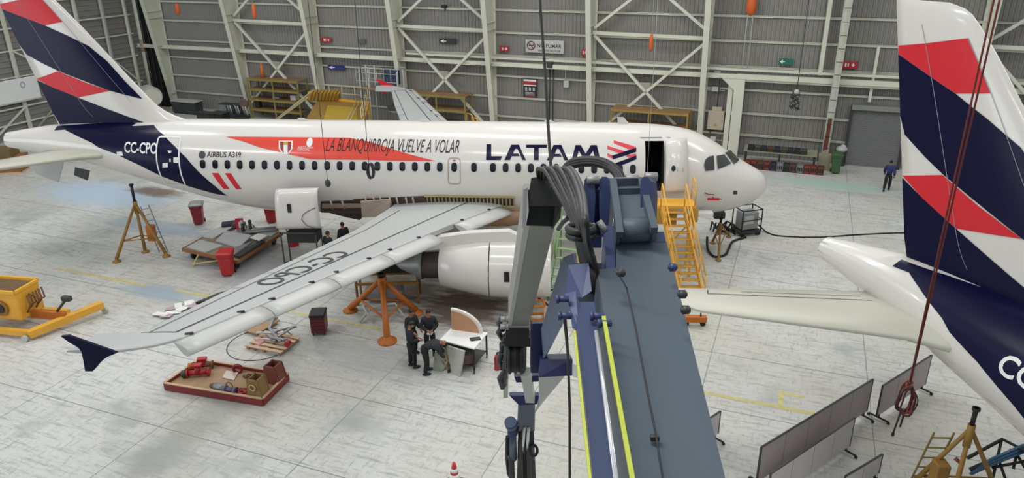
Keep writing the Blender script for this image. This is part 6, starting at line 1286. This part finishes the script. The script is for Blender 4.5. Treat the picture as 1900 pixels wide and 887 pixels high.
# ---------------------------------------------------------------- people
SKIN = mat('skin', '#9b6b50', .55, 0, .05, 8); HAIR = mat('dark_hair', '#15110f', .6)
def skinned(name, verts, edges, radii, m, parent, sub=1, roots=(0,)):
    me = bpy.data.meshes.new(name); me.from_pydata([V(v) for v in verts], edges, []); o = bpy.data.objects.new(name, me); COL.objects.link(o)
    md = o.modifiers.new('skin', 'SKIN'); md.use_smooth_shade = True
    for i, r in enumerate(radii):
        sv = me.skin_vertices[0].data[i]; sv.radius = r if isinstance(r, tuple) else (r, r); sv.use_root = i in roots
    s = o.modifiers.new('sub', 'SUBSURF'); s.levels = sub; s.render_levels = sub
    bpy.context.view_layer.update()
    nm = bpy.data.meshes.new_from_object(o.evaluated_get(bpy.context.evaluated_depsgraph_get()))
    COL.objects.unlink(o); bpy.data.objects.remove(o); bpy.data.meshes.remove(me)
    nm.materials.clear(); nm.materials.append(m); nm.name = name
    for p in nm.polygons: p.use_smooth = True; p.material_index = 0
    r = bpy.data.objects.new(name, nm); COL.objects.link(r); r.parent = parent; return r
def person(label, loc, rz, shirt, trousers, pose, group=None, hair=HAIR, h=1.72):
    t = thing('person', label, 'person', loc, rz, group); k = h/1.72
    J = dict(pel=(0, 0, .95), sp=(0, .01, 1.12), ch=(0, .01, 1.3), nb=(0, 0, 1.44), hd=(0, .02, 1.56), sl=(.18, 0, 1.4), el=(.25, .02, 1.12), wl=(.27, .12, .88), sr=(-.18, 0, 1.4), er=(-.25, .02, 1.12), wr=(-.27, .12, .88),
             hl=(.1, 0, .9), kl=(.11, .02, .5), al=(.12, -.01, .09), hr=(-.1, 0, .9), kr=(-.11, .02, .5), ar=(-.12, -.01, .09))      # facing +y
    J.update(pose); J = {a: V(b)*k for a, b in J.items()}; J['wa'] = J['pel'].lerp(J['sp'], .35)
    order = ['pel', 'sp', 'ch', 'nb', 'hd', 'sl', 'el', 'wl', 'sr', 'er', 'wr', 'hl', 'kl', 'al', 'hr', 'kr', 'ar']; ix = {a: i for i, a in enumerate(order)}
    E = [('pel', 'sp'), ('sp', 'ch'), ('ch', 'nb'), ('nb', 'hd'), ('ch', 'sl'), ('sl', 'el'), ('el', 'wl'), ('ch', 'sr'), ('sr', 'er'), ('er', 'wr'), ('pel', 'hl'), ('hl', 'kl'), ('kl', 'al'), ('pel', 'hr'), ('hr', 'kr'), ('kr', 'ar'), ('wa', 'pel')]
    R = dict(wa=(.165, .135), pel=(.14, .115), sp=(.14, .1), ch=(.16, .11), nb=.055, hd=.06, sl=.065, el=.045, wl=.03, sr=.065, er=.045, wr=.03, hl=.09, kl=.06, al=.042, hr=.09, kr=.06, ar=.042)
    def sub(name, keys, grow, m, edges=None):
        ed = [(keys.index(a), keys.index(b)) for a, b in (edges or E) if a in keys and b in keys]
        rr = [tuple((x+grow)*k for x in R[a]) if isinstance(R[a], tuple) else (R[a]+grow)*k for a in keys]
        return skinned(name, [J[a] for a in keys], ed, rr, m, t)
    # body with head and hands, one continuous mesh
    vs = [J[a] for a in order]; ed = [(ix[a], ix[b]) for a, b in E if a != 'wa']; rr = [tuple(x*k*.78 for x in R[a]) if isinstance(R[a], tuple) else R[a]*k*(1 if a in ('nb', 'hd', 'wl', 'wr', 'al', 'ar') else .82) for a in order]
    for w_, e_ in (('wl', 'el'), ('wr', 'er')):
        d = (J[w_]-J[e_]).normalized(); s = d.cross(V((0, 1, 0))); s = s.normalized() if s.length > .1 else V((1, 0, 0)); pm = J[w_]+d*.07*k; i0 = len(vs); vs.append(pm); rr.append((.036*k, .018*k)); ed.append((ix[w_], i0))
        for f, ln in ((-.03, .065), (-.01, .08), (.01, .075), (.028, .055)):
            a = pm+s*f*k+d*.02*k; vs += [a, a+d*ln*.55*k, a+d*ln*k+V((0, .02, -.01))*k]; n = len(vs); rr += [.01*k, .009*k, .008*k]; ed += [(i0, n-3), (n-3, n-2), (n-2, n-1)]
        a = J[w_]+d*.03*k+s*-.035*k; vs += [a, a+(d*.04-s*.02)*k]; n = len(vs); rr += [.011*k, .009*k]; ed += [(i0, n-2), (n-2, n-1)]
    f0 = []
    for a_, k_ in (('al', 'kl'), ('ar', 'kr')):
        vs += [V((J[a_].x, J[a_].y+.13*k, J[a_].z-.05*k))]; rr += [.035*k]; ed.append((ix[a_], len(vs)-1))
    body = skinned('body', vs, ed, rr, SKIN, t); body.data.materials.append(trousers)
    for p in body.data.polygons:
        c = p.center
        if (min((c-J[q]).length for q in ('hl', 'hr', 'pel', 'kl', 'kr')) < .17*k and c.y < .12*k) or min((c-J['wl']).length, (c-J['wr']).length) > .2*k and min((c-J['nb']).length*.9, (c-J['hd']).length) > .1*k: p.material_index = 1
    hd = J['hd']; up = (J['hd']-J['nb']).normalized(); fw = V((0, 1, 0)); fw = (fw-up*fw.dot(up)).normalized(); rt = fw.cross(up); Mh = Matrix((rt, fw, up)).transposed(); hc = hd+up*.06*k
    mb = MB(); mb.ball((0, 0, 0), (.075*k, .095*k, .115*k), 16); mb.ball((0, .05*k, -.05*k), (.055*k, .05*k, .055*k), 12); mb.ball((0, .1*k, -.01*k), (.013*k, .022*k, .022*k), 8)
    for s in (-1, 1): mb.ball((s*.077*k, 0, -.005*k), (.012*k, .022*k, .032*k), 8)
    mb.ball((0, .093*k, -.055*k), (.025*k, .01*k, .007*k), 8)
    for s in (-1, 1): mb.ball((s*.03*k, .083*k, .015*k), (.012*k, .012*k, .007*k), 8, 1)
    mb.v = [Mh @ p + hc for p in mb.v]; mb.done('head', [SKIN, HAIR], t)
    mb = MB(); mb.ball((0, -.014*k, .03*k), (.084*k, .1*k, .1*k), 16); mb.v = [Mh @ p + hc for p in mb.v]; mb.done('hair', hair, t)
    sub('jacket', ['ch', 'sp', 'pel', 'sl', 'el', 'wl', 'sr', 'er', 'wr', 'nb'], .034, shirt)
    sub('trousers', ['wa', 'pel', 'hl', 'kl', 'al', 'hr', 'kr', 'ar'], .03, trousers)
    for a_ in ('al', 'ar'): mb = MB(); mb.ball((J[a_].x, J[a_].y+.06*k, .055*k), (.055*k, .15*k, .055*k), 12); mb.v = [V((p.x, p.y, max(p.z, .0))) for p in mb.v]; mb.done('shoe', BLACK, t)
    return t
JK = mat('black_jacket', '#1b1c20', .8, 0, .2, 6); TR = mat('black_trousers', '#17171a', .8, 0, .2, 6); GR = mat('charcoal_jacket', '#26282c', .8, 0, .2, 6)
person('person in a blue shirt and dark trousers walking away by the roller door', gz(1644, 354), -.5, mat('blue_shirt', '#23295e', .7, 0, .1, 5), TR,
       dict(kl=(.1, .16, .52), al=(.1, .2, .1), kr=(-.1, .02, .5), ar=(-.11, -.26, .14), el=(.26, -.1, 1.14), wl=(.27, -.02, .9), er=(-.26, .08, 1.14), wr=(-.24, .2, .95)))
person('person in black at the back left of the group of four, standing upright', gz(767, 657), -2.2, JK, TR, dict(wl=(.18, .25, 1.0), wr=(-.2, .2, .98)), None)
person('person in black at the back right of the group, holding something white at the waist', gz(799, 658), -2.9, JK, TR, dict(el=(.27, .05, 1.14), wl=(.08, .26, 1.08), er=(-.27, .05, 1.14), wr=(-.08, .26, 1.08)), None)
mb = MB(); p = gz(803, 664, 0); random.seed(1)
for k in range(4): mb.ball(gt(798+random.uniform(-4, 4), 618+random.uniform(-2, 2), 24.95), (.07, .05, .05), 8)
tag(mb.done('white_rag', WHITEP), 'bunched white rag held by the worker at the back right', 'rag')
person('person in black at the front left of the group, seen from behind', gz(764, 682), -1.15, JK, TR, dict(kl=(.1, .1, .5), al=(.1, .08, .09), wl=(.15, .28, 1.05), wr=(-.15, .26, 1.02), hd=(0, .06, 1.55)), None)
person('person in charcoal bending forward over the greenish panel', gz(793, 692), -1.35, GR, TR,
       dict(pel=(0, -.06, .92), sp=(0, .1, 1.06), ch=(0, .3, 1.1), nb=(0, .44, 1.1), hd=(0, .54, 1.06), sl=(.18, .36, 1.06), el=(.22, .46, .8), wl=(.18, .58, .62), sr=(-.18, .36, 1.06), er=(-.22, .46, .8), wr=(-.16, .6, .6),
            hl=(.1, -.06, .88), hr=(-.1, -.06, .88), kl=(.14, .0, .48), al=(.15, -.08, .09), kr=(-.14, .02, .48), ar=(-.15, .02, .09)), None)
person('person in dark clothes whose head shows above the wing, nearer the standing cowl', gz(614, 498), -.6, JK, TR, {}, None)
person('person in dark clothes whose head and shoulders show above the wing, right of the other', gz(642, 480), .9, JK, TR, {}, None)
